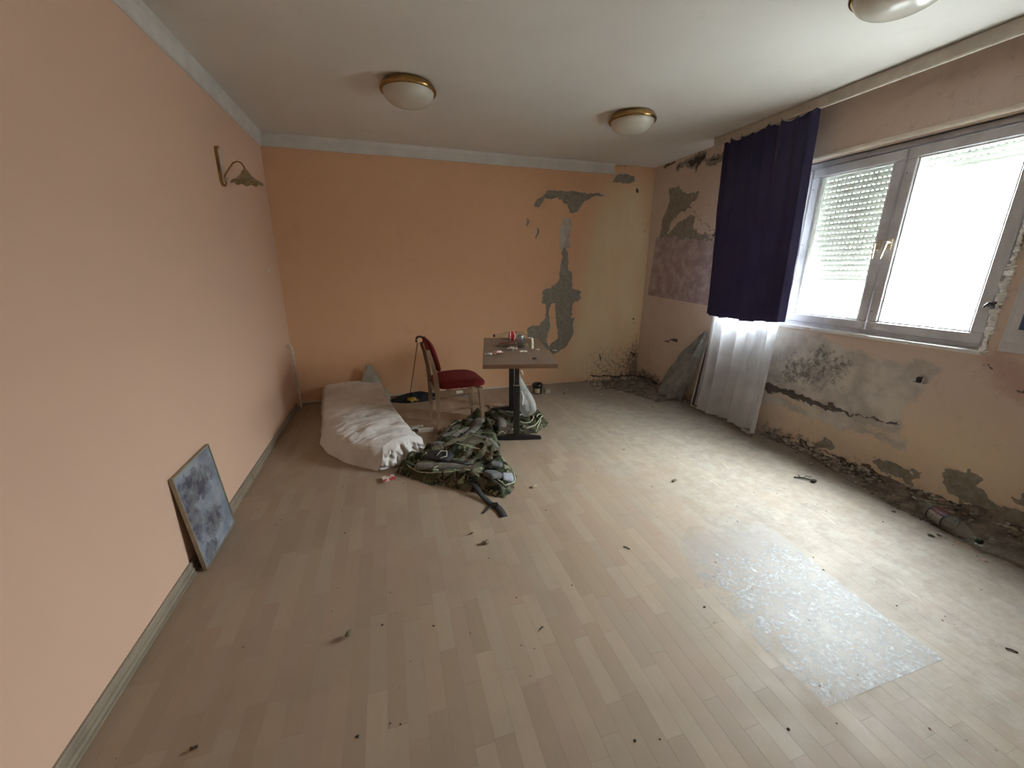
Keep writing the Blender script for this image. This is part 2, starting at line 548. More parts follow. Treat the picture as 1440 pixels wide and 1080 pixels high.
def right_fields(u, v):
    """u = y on the wall, v = z"""
    wx = u + .09 * (fbm(u * 8, v * 8, 13) - .5) + .06 * (fbm(u * 30, v * 30, 53) - .5); wy = v + .09 * (fbm(u * 8, v * 8, 14) - .5) + .06 * (fbm(u * 30, v * 30, 54) - .5)
    s = lambda k: sdf(wx, wy, RIGHT[k])
    sp = lambda k: sdf(u, v, RIGHT[k])
    grey = amax(s('grey2'), s('grey3'), s('g5'), s('g6') - .01, s('g7') - .01, s('g8'), s('d2') + .012, s('d3') + .012)
    n1 = fbm(u * 6, v * 6, 21, 5)
    pale = amax(s('pale'), s('pale2'))
    mold = -2.2 + 2.5 * sstep(-.12, .12, s('mold1')) + 1.6 * sstep(-.02, .1, s('pale')) \
        + 3.0 * sstep(.22, .02, v + .12 * (n1 - .5)) + 1.2 * sstep(-.9, -.2, u) * sstep(.5, .1, v) \
        + .9 * sstep(.55, .2, v) * sstep(-3.1, -2.7, u) + 1.0 * sstep(-1.2, -1.0, u) * sstep(2.2, 2.5, v)
    mold = np.maximum(mold, -2.2 + 2.6 * sstep(-.02, .03, amax(s('g5'), s('g6'), s('g7'), s('g8'))))
    def seg(a, b, w):
        ex, ey = b[0] - a[0], b[1] - a[1]
        t = np.clip(((wx - a[0]) * ex + (wy - a[1]) * ey) / (ex * ex + ey * ey), 0, 1)
        return (w - np.hypot(wx - a[0] - ex * t, wy - a[1] - ey * t)) / .008
    dk = amax(s('crack') / .012, s('d1') / .012, (s('d2') - .012) / .012, (s('d3') - .02) / .012,
              seg((-.62, 2.12), (-1.1, 1.78), .004), seg((-.62, 2.12), (-.3, 1.83), .002),
              seg((-2.2, .045), (-2.7, .06), .008), seg((-2.7, .06), (-3.1, .03), .010),
              seg((-.05, .03), (-.5, .03), .012), seg((-3.28, .90), (-3.33, .93), .006), seg((-3.42, .82), (-3.43, .82), .007),
              seg((-.48, .58), (-.72, .64), .012))
    d = {'grey': np.clip(grey / .012, -4, 4), 'pale': np.clip(pale / .035, -4, 4),
         'ochre': np.clip((sstep(.75, .2, v) * sstep(-.1, -.6, -np.abs(u + .5)) - .6) * 2, -4, .2) + 0 * u,
         'mold': mold, 'purple': np.clip(sp('purple') / .012, -4, 4), 'dark': np.clip(dk, -4, 4),
         'red': np.clip(s('red') / .06, -4, 4)}
    disp = -.005 * sstep(-.4, .4, d['grey']) + .008 * sstep(.16, .0, v) * (n1 - .3) * 3
    disp = disp + .010 * (fbm(u * 4, v * 4, 31) - .5) * sstep(1.0, .5, v) - .006 * sstep(-.3, .3, d['dark'])
    return d, disp


def struct(o, name=None):
    o['kind'] = 'structure'
    return o


PAINT = (.76, .515, .375)
m_back = wall_material('peach_wall_paint', (.78, .475, .285), (.74, .43, .25), .35)
m_right = wall_material('damp_peach_wall_paint', (.68, .56, .50), (.64, .50, .41), .9)

# back wall (y = 0, facing the camera)
us = np.arange(-.02, W + .03, .011); vs_ = np.arange(-.02, H + .02, .011)
U, V_ = np.meshgrid(us, vs_)
flds, disp = back_fields(U, V_)
wall_back = grid_obj('wall_back', U, 0 - disp * 1.0, V_, m_back, attrs=flds)
struct(wall_back)

# window wall (x = W)
us = np.concatenate([np.arange(.02, WIN[0] - .02, -.01), np.arange(WIN[0] - .02, -4.2, -.01), np.arange(-4.2, YF - .05, -.03)])
us = np.sort(np.unique(np.round(np.concatenate([us, [WIN[0], WIN[1]]]), 4)))
vs_ = np.sort(np.unique(np.round(np.concatenate([np.arange(-.02, H + .02, .01), [WIN[2], WIN[3]]]), 4)))
U, V_ = np.meshgrid(us, vs_)
flds, disp = right_fields(U, V_)


def inhole(w, e=1e-4):
    return (U > w[0] + e) & (U < w[1] - e) & (V_ > w[2] + e) & (V_ < w[3] - e)


keep = ~inhole(WIN)
wall_right = grid_obj('wall_right', W - disp, U, V_, m_right, keep=keep, attrs=flds)
struct(wall_right)

# plain plaster for the rest
nl = NT('smooth_peach_paint')
p = nl.pos()
c = nl.mix(nl.ramp(nl.noise(1.1, 3, p), .3, .7, 0, .5), PAINT, (.72, .49, .36))
c = nl.mix(nl.ramp(nl.noise(5, 6, p, .7), .62, .8, 0, .25), c, (.50, .33, .25))
sc = nl.noise(3, 3, nl.mapping(p, (1, 30, 1), (.5, 0, 0)), .5, 2)
nm = nl.bump(nl.math('ADD', nl.noise(150, 4, p), nl.noise(45, 3, p)), .22, .002)
m_left = nl.done(nl.bsdf(c, .8, nm, 0, .3))

mb = MB(); mb.box((-.12, YF - .1, -.05), (0, .02, H + .02)); wl = mb.build('wall_left', m_left); struct(wl)
mb = MB(); mb.box((-.12, YF - .12, -.05), (W + .3, YF, H + .02)); wf = mb.build('wall_front', m_left); struct(wf)
# solid masonry behind the two thin painted faces
m_mason = plain('grey_masonry', (.42, .39, .35), .95, scale=20, bump=.4)
mb = MB()
xa, xb = W + .012, W + .26
ys = [YF - .1, WIN[0], WIN[1], .3]
for k, (y0, y1) in enumerate(zip(ys[:-1], ys[1:])):
    if k == 1:
        mb.box((xa, y0, -.05), (xb, y1, WIN[2] - .02)); mb.box((xa, y0, WIN[3] + .005), (xb, y1, H + .05))
    else:
        mb.box((xa, y0, -.05), (xb, y1, H + .05))
mb.build('masonry', m_mason, wall_right)
mb = MB(); mb.box((-.2, .012, -.05), (W + .3, .25, H + .05)); mb.build('masonry', m_mason, wall_back)

# ceiling
nc = NT('ceiling_paint')
p = nc.pos()
c = nc.mix(nc.ramp(nc.noise(.9, 4, p), .35, .7), (.76, .735, .69), (.82, .80, .76))
c = nc.mix(nc.ramp(nc.noise(4, 5, p, .7), .58, .8, 0, .3), c, (.55, .50, .43))
nm = nc.bump(nc.math('ADD', nc.noise(160, 4, p), nc.noise(30, 4, p)), .3, .003)
m_ceil = nc.done(nc.bsdf(c, .9, nm, 0, .2))
mb = MB(); mb.box((-.1, YF - .1, H), (W + .25, .2, H + .12)); ceil = mb.build('ceiling', m_ceil); struct(ceil)

# cornice: a sloped white plaster band, broken off before the damp corner
m_corn = plain('white_cornice_paint', (.72, .70, .66), .85, var=.06, scale=6, bump=.25)
mb = MB()
prof = [(0, -.107), (.006, -.107), (.016, -.10), (.022, -.03), (.03, -.012), (.034, 0), (0, 0)]
def sweep(mb, prof, a, b, inward, jag=0):
    """profile (depth, dz) swept from a to b at the ceiling"""
    a = Vector(a); b = Vector(b); iw = Vector(inward)
    n = 40
    vs = []; fs = []
    m = len(prof)
    for i in range(n + 1):
        p_ = a.lerp(b, i / n)
        for (d, z) in prof:
            q = p_ + iw * d + Vector((0, 0, z))
            if i == n and jag:
                q += (b - a).normalized() * jag * R_.uniform(-1, 1)
            vs.append(q)
    for i in range(n):
        for k in range(m):
            k2 = (k + 1) % m
            fs.append((i * m + k, (i + 1) * m + k, (i + 1) * m + k2, i * m + k2))
    fs.append(tuple(range(m))); fs.append(tuple(n * m + k for k in range(m - 1, -1, -1)))
    mb.add(vs, fs)
sweep(mb, prof, (0.0, 0, H), (3.66, 0, H), (0, -1, 0), .03)
struct(mb.build('trim_1', m_corn))
mb = MB()
sweep(mb, prof, (0, YF, H), (0, -.002, H), (1, 0, 0))
struct(mb.build('trim_2', m_corn))

# skirting on the left wall: moulded, three ridges
nb = NT('skirting_laminate')
p = nb.pos()
c = nb.mix(nb.ramp(nb.noise(14, 4, nb.mapping(p, (1, .08, 1))), .3, .7), (.22, .18, .13), (.32, .27, .205))
c = nb.mix(nb.ramp(nb.noise(8, 5, p), .5, .75, 0, .5), c, (.15, .12, .09))
m_base = nb.done(nb.bsdf(c, .5, None, 0, .5))
mb = MB()
bp = [(0, .060), (.008, .060), (.012, .055), (.012, .044), (.0095, .041), (.0095, .030), (.0155, .027), (.0165, .015), (.013, .012), (.013, .009), (.021, .006), (.021, 0), (0, 0)]
sweep(mb, bp, (0, YF, 0), (0, -2.60, 0), (1, 0, 0))
sweep(mb, bp, (0, -2.59, 0), (0, -.14, 0), (1, 0, 0))
struct(mb.build('baseboard_left', m_base))
m_cable = plain('white_cable_trunking', (.62, .58, .50), .6, var=.1)
mb = MB()
mb.box((.02, -.014, .012), (1.9, 0.0, .030), .003)
mb.box((1.93, -.012, .0), (2.62, 0.0, .016), .003)
struct(mb.build('baseboard_back', m_cable))

# ------------------------------------------------------------------ floor
nf = NT('beech_strip_laminate')
p = nf.pos()
tint = nf.attr_col('tint')
g1 = nf.noise(35, 5, nf.mapping(p, (1, .06, 1)), .6)
g2 = nf.noise(220, 3, nf.mapping(p, (1, .05, 1)), .6)
c = nf.mix(nf.ramp(g1, .3, .7, 0, .35), tint, (.36, .26, .17), 'MIX')
c = nf.mix(nf.ramp(g2, .45, .75, 0, .22), c, (.30, .22, .15))
sepf = nf.n('ShaderNodeSeparateXYZ'); nf.set(sepf.inputs[0], p)
px_, py_ = sepf.outputs[0], sepf.outputs[1]
blotch = nf.noise(2.2, 6, p, .65)
c = nf.mix(nf.ramp(blotch, .45, .75, 0, .38), c, (.235, .185, .135))           # trodden-in dirt
dusty = nf.noise(6, 7, p, .7)
toright = nf.ramp(nf.math('ADD', px_, nf.math('MULTIPLY', nf.math('SUBTRACT', blotch, .5), 1.6)), 1.9, 3.4)
dust = nf.math('MULTIPLY', toright, nf.ramp(dusty, .25, .7, .35, .85))
c = nf.mix(dust, c, nf.mix(nf.ramp(nf.noise(11, 7, p, .75), .35, .65), (.29, .26, .22), (.42, .395, .35)))                                           # plaster dust lies thicker towards the damp wall
damp = nf.ramp(nf.math('ADD', px_, nf.math('MULTIPLY', nf.math('SUBTRACT', dusty, .5), .9)), 3.62, 4.1)  # shade below the sill, painted into the dirty boards along the wall
c = nf.mix(nf.math('MULTIPLY', damp, .6), c, (.15, .125, .10))
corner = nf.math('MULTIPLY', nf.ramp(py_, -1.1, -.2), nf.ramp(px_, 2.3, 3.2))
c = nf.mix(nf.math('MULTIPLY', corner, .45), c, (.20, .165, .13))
vo = nf.n('ShaderNodeTexVoronoi'); nf.set(vo.inputs['Vector'], nf.mapping(p, (1, 1, 0))); vo.inputs['Scale'].default_value = 16
spk = nf.math('LESS_THAN', vo.outputs['Distance'], nf.math('MULTIPLY', nf.ramp(nf.noise(3, 2, p), .5, .75), .10))
c = nf.mix(nf.math('MULTIPLY', spk, .6), c, (.10, .075, .05))
scr = nf.noise(4, 6, nf.mapping(p, (1, .3, 1), (0, 0, .6)), .8, 3.0)
scrm = nf.math('MULTIPLY', nf.ramp(scr, .615, .66), toright)
c = nf.mix(nf.math('MULTIPLY', scrm, .4), c, (.62, .60, .56))
rg = nf.ramp(dusty, .3, .7, .50, .66)
rg = nf.math('ADD', rg, nf.math('MULTIPLY', dust, .06))
nm = nf.bump(nf.math('ADD', nf.math('MULTIPLY', g2, .5), nf.math('MULTIPLY', nf.noise(90, 4, p), .7)), .10, .0015)
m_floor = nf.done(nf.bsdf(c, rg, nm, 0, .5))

mb = MB(); mb.box((-.1, YF - .1, -.12), (W + .25, .2, -.009))
floor = mb.build('floor', plain('dark_subfloor', (.09, .07, .055), .9)); struct(floor)

TINTS = [(.36, .275, .195), (.335, .25, .175), (.385, .30, .215), (.345, .25, .185), (.37, .295, .215), (.315, .235, .165), (.36, .265, .19), (.34, .265, .195)]
PW, PT = .0645, .008
_pm = {}
LENS = (.20, .26, .30, .34, .40, .46)


def plank_geo(L):
    g, c_ = .00006, .0003
    x0, x1, y0, y1 = g, PW - g, g, L - g
    vs = [(x0, y0, -PT), (x1, y0, -PT), (x1, y1, -PT), (x0, y1, -PT),
          (x0, y0, -c_), (x1, y0, -c_), (x1, y1, -c_), (x0, y1, -c_),
          (x0 + c_, y0 + c_, 0), (x1 - c_, y0 + c_, 0), (x1 - c_, y1 - c_, 0), (x0 + c_, y1 - c_, 0)]
    fs = [(8, 9, 10, 11)]
    for a, b in ((0, 4), (4, 8)):
        for k in range(4):
            k2 = (k + 1) % 4
            fs.append((a + k, a + k2, b + k2, b + k))
    return vs, fs


def plank_mesh(L, ti):
    key = (L, ti)
    if key not in _pm:
        vs, fs = plank_geo(L)
        me = bpy.data.meshes.new('plank')
        me.from_pydata(vs, [], fs)
        at = me.color_attributes.new('tint', 'FLOAT_COLOR', 'CORNER')
        at.data.foreach_set('color', list(TINTS[ti] + (1,)) * len(me.loops))
        me.materials.append(m_floor)
        _pm[key] = me
    return _pm[key]


rf = random.Random(11)
cells = []
ncol = int(W / PW) + 1
for k in range(ncol):
    x = k * PW
    y = YF - rf.uniform(0, .4)
    last = -1
    while y < .01:
        L = rf.choice(LENS)
        ti = rf.randrange(len(TINTS))
        if ti == last: ti = (ti + 1) % len(TINTS)
        last = ti
        cells.append((x, y, L, ti))
        y += L
cx_, cy_ = 1.0121, -4.5749


def screen_size(c_):
    x, y, L, ti = c_
    d = Vector((x + PW / 2 - cx_, y + L / 2 - cy_, -1.42))
    z = d.dot(fw)
    if z < .5: return -1
    a = 720 + 558 * d.dot(rr) / z; b = 540 - 558 * d.dot(uu) / z
    if not (-30 < a < 1470 and b < 1110): return -1
    return PW * L * 1.42 / (z ** 3)


order = sorted(cells, key=screen_size, reverse=True)
for (x, y, L, ti) in order[:296]:
    o = bpy.data.objects.new('plank', plank_mesh(L, ti))
    o.location = (x, y, rf.uniform(-.00025, 0.0))
    link(o, floor)
vs = []; fs = []; cols = []
for (x, y, L, ti) in order[296:]:
    v_, f_ = plank_geo(L)
    b = len(vs); dz = rf.uniform(-.00025, 0)
    vs += [(x + a, y + b_, z + dz) for a, b_, z in v_]
    for q in f_:
        fs.append(tuple(b + i for i in q)); cols += list(TINTS[ti] + (1,)) * 4
me = bpy.data.meshes.new('planking')
me.from_pydata(vs, [], fs)
at = me.color_attributes.new('tint', 'FLOAT_COLOR', 'CORNER')
at.data.foreach_set('color', cols)
me.materials.append(m_floor)
o = link(bpy.data.objects.new('planking', me), floor); o['kind'] = 'stuff'

# ------------------------------------------------------------------ pelmet board along the window wall
m_pel = plain('beige_painted_board', (.50, .44, .37), .7, var=.1, scale=8)
mb = MB()
mb.box((4.02, YF, 2.527), (4.036, -1.135, H - .004), .002)
mb.box((4.036, YF, H - .012), (4.10, -1.14, H), 0)
trim3 = mb.build('trim_3', m_pel); struct(trim3)
mb = MB(); mb.box((4.017, YF, 2.518), (4.038, -2.12, 2.527), .002)
mb.build('edge_strip', plain('pale_edge_strip', (.68, .62, .54), .5), trim3)
# cream bead above the window
mb = MB(); mb.tube([(W - .004, y, WIN[3] + .028) for y in np.linspace(-3.9, -1.36, 12)], .017, 8)
struct(mb.build('trim_4', plain('cream_bead_paint', (.78, .70, .58), .6, var=.05), smooth=True))

# ------------------------------------------------------------------ windows
nw = NT('old_white_window_paint')
p = nw.pos()
c = nw.mix(nw.ramp(nw.noise(5, 6, p, .7), .4, .75), (.64, .64, .68), (.48, .47, .49))
c = nw.mix(nw.ramp(nw.noise(30, 6, p, .75), .6, .72, 0, .6), c, (.24, .21, .19))
m_wpaint = nw.done(nw.bsdf(c, .5, nw.bump(nw.noise(50, 5, p, .7), .3, .002), 0, .5))
m_metal = plain('dull_steel', (.55, .54, .52), .35, 1.0)
m_glass = clear_plastic('window_glass', (.97, .985, .98), .015, .02)


def frame_ring(y0, y1, z0, z1, w, xa, xb, ch=.004):
    mb = MB()
    mb.box((xa, y0, z0), (xb, y1, z0 + w), ch); mb.box((xa, y0, z1 - w), (xb, y1, z1), ch)
    mb.box((xa, y0, z0 + w), (xb, y0 + w, z1 - w), ch); mb.box((xa, y1 - w, z0 + w), (xb, y1, z1 - w), ch)
    return mb


def make_window(name, win, nsash, shut):
    y0, y1, z0, z1 = win
    root = frame_ring(y0, y1, z0, z1, .035, W + .035, W + .115).build(name, m_wpaint)
    struct(root)
    sy = (y1 - y0 - .05) / nsash
    for k in range(nsash):
        a = y0 + .025 + k * sy + .003; b = a + sy - .006
        s = frame_ring(a, b, z0 + .035, z1 - .045, .062, W + .018, W + .085, .006)
        s.build('sash', m_wpaint, root)
        mb = frame_ring(a + .062, b - .062, z0 + .097, z1 - .107, .009, W + .028, W + .07, .002)
        mb.build('glazing_bead', plain('white_glazing_bead', (.72, .74, .73), .4), root)
        mb = MB(); mb.box((W + .052, a + .055, z0 + .09), (W + .056, b - .055, z1 - .10))
        mb.build('pane', m_glass, root)
        if k < nsash:
            hy = b - .031 if k == 0 else a + .031
            h = MB()
            h.box((W + .004, hy - .011, 1.555), (W + .019, hy + .011, 1.625), .003)
            h.tube([(W + .006, hy, 1.60), (W - .03, hy, 1.602), (W - .034, hy - .004, 1.597), (W - .036, hy - .01 * (1 if k else -1), 1.50)], [.007, .007, .0075, .006], 8)
            h.build('handle', plain('worn_brass_handle', (.62, .55, .42), .35, .8), root, 'auto')
        # small screw heads on the stiles
        for zz in (1.15, 1.62, 2.02):
            mb = MB(); mb.lathe([(0, .0), (.004, .0), (.004, .002), (0, .0025)], 8, axis_matrix((W + .018, b - .02, zz), (W - .1, b - .02, zz)))
            mb.build('screw', plain('dark_screw', (.12, .1, .09), .5, .5), root)
    # sill: pale ledge with broken front edge
    mb = MB()
    n = 60
    top = []; bot = []
    vs = []; fs = []
    for i in range(n + 1):
        y = y0 - .0 + (y1 - y0) * i / n
        xo = W - .022 + .006 * (vnoise(y * 23, 0, 5) - .5) - .0
        zt = z0 + .001
        if vnoise(y * 40, 3, 8) > .86: xo += .012
        vs += [(xo, y, zt), (W + .06, y, zt + .006), (W + .06, y, z0 - .03), (xo + .004, y, z0 - .02)]
    for i in range(n):
        for k in range(4):
            k2 = (k + 1) % 4
            fs.append((i * 4 + k, (i + 1) * 4 + k, (i + 1) * 4 + k2, i * 4 + k2))
    fs += [(0, 1, 2, 3), tuple(n * 4 + k for k in (3, 2, 1, 0))]
    mb.add(vs, fs)
    mb.build('window_sill', plain('white_sill_paint', (.80, .80, .78), .45, var=.08, scale=14), root)
    return root


win1 = make_window('window_1', WIN, 3, None)

# broken plaster rim on the near side of the window
m_plb = plain('broken_white_plaster', (.80, .79, .76), .9, var=.15, scale=60, bump=.6)
mb = MB()
z = .97
while z < 2.2:
    h = R_.uniform(.008, .03)
    d = R_.uniform(.004, .016) * (1.5 if z < 1.45 else .8)
    y = WIN[0] + R_.uniform(-.006, .004) + .02 * max(0, (1.5 - z)) * 0.3
    Mx = Matrix.Translation((W + .003, y, z)) @ Matrix.Rotation(R_.uniform(-.5, .5), 4, 'X') @ Matrix.Rotation(R_.uniform(-.4, .4), 4, 'Z')
    mb.box((-.008, -d, -h / 2), (.035, d, h / 2), .003, Mx)
    z += h * .8
mb.build('broken_plaster_edge', m_plb, wall_right)
mb = MB(); mb.box((W + .0, WIN[0] - .012, .96), (W + .10, WIN[0] + .002, 2.21))
mb.build('reveal', plain('pale_reveal_paint', (.56, .54, .52), .8, var=.2), wall_right)
mb = MB()
mb.box((W - .006, WIN[0] + .01, 1.23), (W + .03, WIN[0] + .045, 1.26), .004)
mb.tube([(W - .004, WIN[0] + .02, 1.245), (W - .03, WIN[0] + .03, 1.25), (W - .035, WIN[0] + .04, 1.23)], .006, 6)
mb.build('latch', plain('dark_latch_metal', (.12, .12, .12), .5, .7), win1)

# roller shutters outside: each slat is a part
n = NT('shutter_plastic')
d_ = n.bsdf(n.mix(n.ramp(n.noise(12, 5, n.pos(), .7), .5, .75), (.66, .68, .60), (.42, .43, .36)), .5)
t_ = n.n('ShaderNodeBsdfTranslucent'); t_.inputs[0].default_value = (.58, .62, .48, 1)
ms_ = n.n('ShaderNodeMixShader'); ms_.inputs[0].default_value = .010
n.t.links.new(d_, ms_.inputs[1]); n.t.links.new(t_.outputs[0], ms_.inputs[2])
m_shut = n.done(ms_.outputs[0])


def slat_mesh(L):
    mb = MB()
    P = .0385
    prof = [(0, 0), (-.006, .004), (-.009, .012), (-.009, .024), (-.006, .032), (0, .0365), (.004, .033), (.004, .004)]
    m = len(prof)
    vs = [(x, y, z) for y in (0, L) for (x, z) in prof]
    fs = [tuple(range(m)), tuple(range(2 * m - 1, m - 1, -1))]
    for k in range(m):
        k2 = (k + 1) % m
        fs.append((k, k2, m + k2, m + k))
    mb.add(vs, fs)
    y = .004
    while y < L:
        mb.box((-.003, y, .0345), (.002, min(y + .0165, L), .0395)); y += .030
    me = bpy.data.meshes.new('slat')
    me.from_pydata(mb.v, [], mb.f); me.materials.append(m_shut); me.update()
    return me


def shutter(y0, y1, ztop, zbot, label):
    root = empty('roller_shutter', (W + .16, y0, zbot), 0, label, 'shutter')
    me = slat_mesh(y1 - y0)
    z = zbot + .012
    while z < ztop:
        o = bpy.data.objects.new('slat', me); o.location = (0, 0, z - zbot); link(o, root); z += .0385
    mb = MB(); mb.box((-.01, 0, 0), (.012, y1 - y0, .013), .002); mb.build('bottom_rail', m_shut, root)
    for ya in (-.022, y1 - y0 + .004):
        mb = MB(); mb.box((-.012, ya, 0), (.02, ya + .018, 2.22 - zbot))
        mb.build('guide_rail', plain('grey_guide_rail', (.45, .46, .45), .5), root)
    return root


shutter(-2.60, -1.84, 2.18, 1.345, 'grey-green roller shutter with rows of light slots, lowered two thirds, left of the open pane')
shutter(-3.215, -2.625, 2.20, 2.02, 'grey roller shutter rolled up to the top of the bright right-hand pane')
mb = MB(); mb.box((W + .118, WIN[0], 2.15), (W + .23, WIN[1], 2.30)); mb.build('shutter_box', plain('grey_shutter_box', (.35, .36, .36), .7), win1)

# ground outdoors
mb = MB(); mb.box((W + 1.0, -40, -3.2), (60, 40, -3.0))
g = mb.build('ground', plain('grey_ground', (.12, .12, .115), .9, scale=1)); struct(g)


# ================================================================== THINGS
# ---- ceiling lights
def brass():
    if 'brass' in _mc: return _mc['brass']
    n = NT('aged_brass')
    c = n.mix(n.ramp(n.noise(9, 4, n.obj()), .35, .7), (.42, .27, .10), (.25, .155, .06))
    _mc['brass'] = n.done(n.bsdf(c, .24, None, .95, .5))
    return _mc['brass']


n = NT('opal_glass')
bs = n.bsdf(n.mix(n.ramp(n.noise(6, 2, n.obj()), .3, .7), (.60, .56, .48), (.64, .60, .52)), .22, None, 0, .5)
m_opal = n.done(bs)


def ceiling_light(x, y, label):
    root = empty('ceiling_light', (x, y, H), 0, label, 'ceiling light', 'round ceiling lights')
    mb = MB()
    mb.lathe([(.10, -.0), (.150, -.0), (.163, -.006), (.172, -.016), (.176, -.026), (.183, -.032), (.186, -.042), (.182, -.052), (.172, -.056), (.165, -.050), (.10, -.03)], 48)
    mb.build('brass_ring', brass(), root, True)
    mb = MB()
    pr = [(.168, -.048)]
    for k in range(1, 13):
        a = k / 12 * PI / 2
        pr.append((.168 * math.cos(a) ** .9 if k < 12 else 0.0008, -.048 - .088 * math.sin(a)))
    mb.lathe(pr, 48)
    mb.build('glass_bowl', m_opal, root, True)
    return root


ceiling_light(1.245, -1.425, 'round ceiling light with brass ring and opal bowl, the one nearest the left wall')
ceiling_light(2.975, -1.40, 'round ceiling light with brass ring and opal bowl near the purple curtain and back corner')
ceiling_light(3.16, -3.10, 'round ceiling light cut off by the top edge of the picture')

# ---- wall lamp
root = empty('wall_lamp', (0, -1.19, 2.07), 0, 'brass wall lamp with a flared shade on a curved arm, high on left wall', 'wall lamp')
mb = MB()
pts = []
nseg = 24
def oval(mb, w, h, x0, x1, zc=0):
    vs = []; fs = []
    for x in (x0, x1):
        for k in range(nseg):
            a = 2 * PI * k / nseg
            cz = (h / 2 - w / 2) * (1 if math.sin(a) > 0 else -1)
            vs.append((x, w / 2 * math.cos(a), zc + cz + w / 2 * math.sin(a)))
    for k in range(nseg):
        k2 = (k + 1) % nseg
        fs.append((k, k2, nseg + k2, nseg + k))
    fs.append(tuple(range(nseg))[::-1]); fs.append(tuple(nseg + k for k in range(nseg)))
    mb.add(vs, fs)
oval(mb, .078, .245, 0, .016); mb.build('backplate', brass(), root, 'auto')
mb = MB(); oval(mb, .058, .222, .014, .021)
mb.build('plate_inlay', plain('pale_wood_inlay', (.62, .50, .40), .35, var=.1), root, 'auto')
mb = MB()
mb.tube([(.015, 0, -.07), (.03, 0, -.045), (.055, 0, -.01), (.085, 0, .028), (.11, 0, .038), (.13, 0, .033), (.145, 0, .012), (.15, 0, -.02)], .0045, 8)
mb.lathe([(.002, .012), (.011, .010), (.013, -.004), (.008, -.014)], 12, Matrix.Translation((.018, 0, -.098)))
mb.build('arm', brass(), root, True)
mb = MB()
prof = [(.012, -.012), (.018, -.020), (.024, -.035), (.042, -.056), (.068, -.075), (.088, -.086), (.092, -.093)]
nn = 40; vs = []; fs = []
for i, (r, z) in enumerate(prof):
    for k in range(nn):
        a = 2 * PI * k / nn
        rr_ = r * (1 + .06 * (i / 6) ** 2 * math.cos(10 * a)); zz = z - .006 * (i / 6) ** 2 * math.cos(10 * a)
        vs.append((.15 + rr_ * math.cos(a), rr_ * math.sin(a), zz))
for i in range(len(prof) - 1):
    for k in range(nn):
        k2 = (k + 1) % nn
        fs.append((i * nn + k, i * nn + k2, (i + 1) * nn + k2, (i + 1) * nn + k))
mb.add(vs, fs)
sh = mb.build('lamp_shade', plain('dull_bronze_glass', (.33, .26, .13), .4, .25, var=.2), root, True)
sm = sh.modifiers.new('thick', 'SOLIDIFY'); sm.thickness = .003

# ---- little white tag on the left wall, scratches
mb = MB(); mb.box((0, -.012, -.022), (.008, .012, .022), .002)
tag(mb.build('wall_switch', plain('yellowed_white_plastic', (.72, .66, .55), .5), loc=(0, -.398, 1.403)), 'tiny white switch on the left wall below the brass wall lamp', 'switch')

# ---- heating pipe in the corner
mb = MB()
pp = [(0.0, -.15, .672), (.018, -.15, .676), (.032, -.15, .668), (.040, -.15, .648), (.042, -.15, .60), (.043, -.15, .30), (.045, -.15, .045), (.045, -.15, .02), (.04, -.15, .012)]
mb.tube(pp, .012, 12)
mb.tube([(0, -.15, .075), (.015, -.15, .075), (.028, -.15, .062), (.04, -.15, .035), (.045, -.15, .014)], .009, 10)
tag(mb.build('heating_pipe', plain('white_pipe_paint', (.70, .62, .52), .4, var=.08), smooth=True),
    'thin white heating pipe stub bent into the left wall beside the corner', 'pipe')

# ---- leaning picture
TH = math.radians(13)
root = empty('framed_picture', (.060, -2.605, .002), 0, 'framed blue-grey picture of trees leaning against the left wall', 'picture')
Lw, Hh = .40, .505
Mp = Matrix.Rotation(-math.radians(5.2), 4, 'Y')
def P_(mb_): return mb_
mb = MB()
w_ = .007
for a, b in [((-.012, 0, 0), (.006, Lw, w_)), ((-.012, 0, Hh - w_), (.006, Lw, Hh)), ((-.012, 0, w_), (.006, w_, Hh - w_)), ((-.012, Lw - w_, w_), (.006, Lw, Hh - w_))]:
    mb.box(a, b, .0012, Mp)
mb.build('frame', plain('thin_dull_gold_frame', (.33, .29, .21), .4, .3), root)
n = NT('misty_tree_print')
o_ = n.obj()
base = n.mix(n.ramp(n.noise(7, 4, o_), .35, .65), (.20, .235, .29), (.33, .36, .41))
se = n.n('ShaderNodeSeparateXYZ'); n.set(se.inputs[0], o_)
leaf = n.noise(26, 8, o_, .72, .6)
def blob(cy, cz, ry, rz, w=1.0):
    dy = n.math('DIVIDE', n.math('SUBTRACT', se.outputs[1], cy), ry)
    dz = n.math('DIVIDE', n.math('SUBTRACT', se.outputs[2], cz), rz)
    r2 = n.math('ADD', n.math('MULTIPLY', dy, dy), n.math('MULTIPLY', dz, dz))
    v = n.math('SUBTRACT', 1.0, r2)
    return n.math('MULTIPLY_ADD', n.math('SUBTRACT', leaf, .5), 3.2, v)
b1 = blob(.16, .38, .20, .10); b2 = blob(.20, .15, .14, .09); b3 = blob(.06, .27, .07, .16); b4 = blob(.10, .05, .09, .06)
mm = n.math('MAXIMUM', n.math('MAXIMUM', b1, b2), n.math('MAXIMUM', b3, b4))
c = n.mix(n.ramp(mm, 0, .9), base, n.mix(n.ramp(n.noise(14, 3, o_), .4, .6), (.09, .085, .12), (.17, .18, .20)))
m_print = n.done(n.bsdf(c, .18, None, 0, .5))
mb = MB(); mb.box((-.008, w_, w_), (.001, Lw - w_, Hh - w_), 0, Mp); mb.build('print', m_print, root)

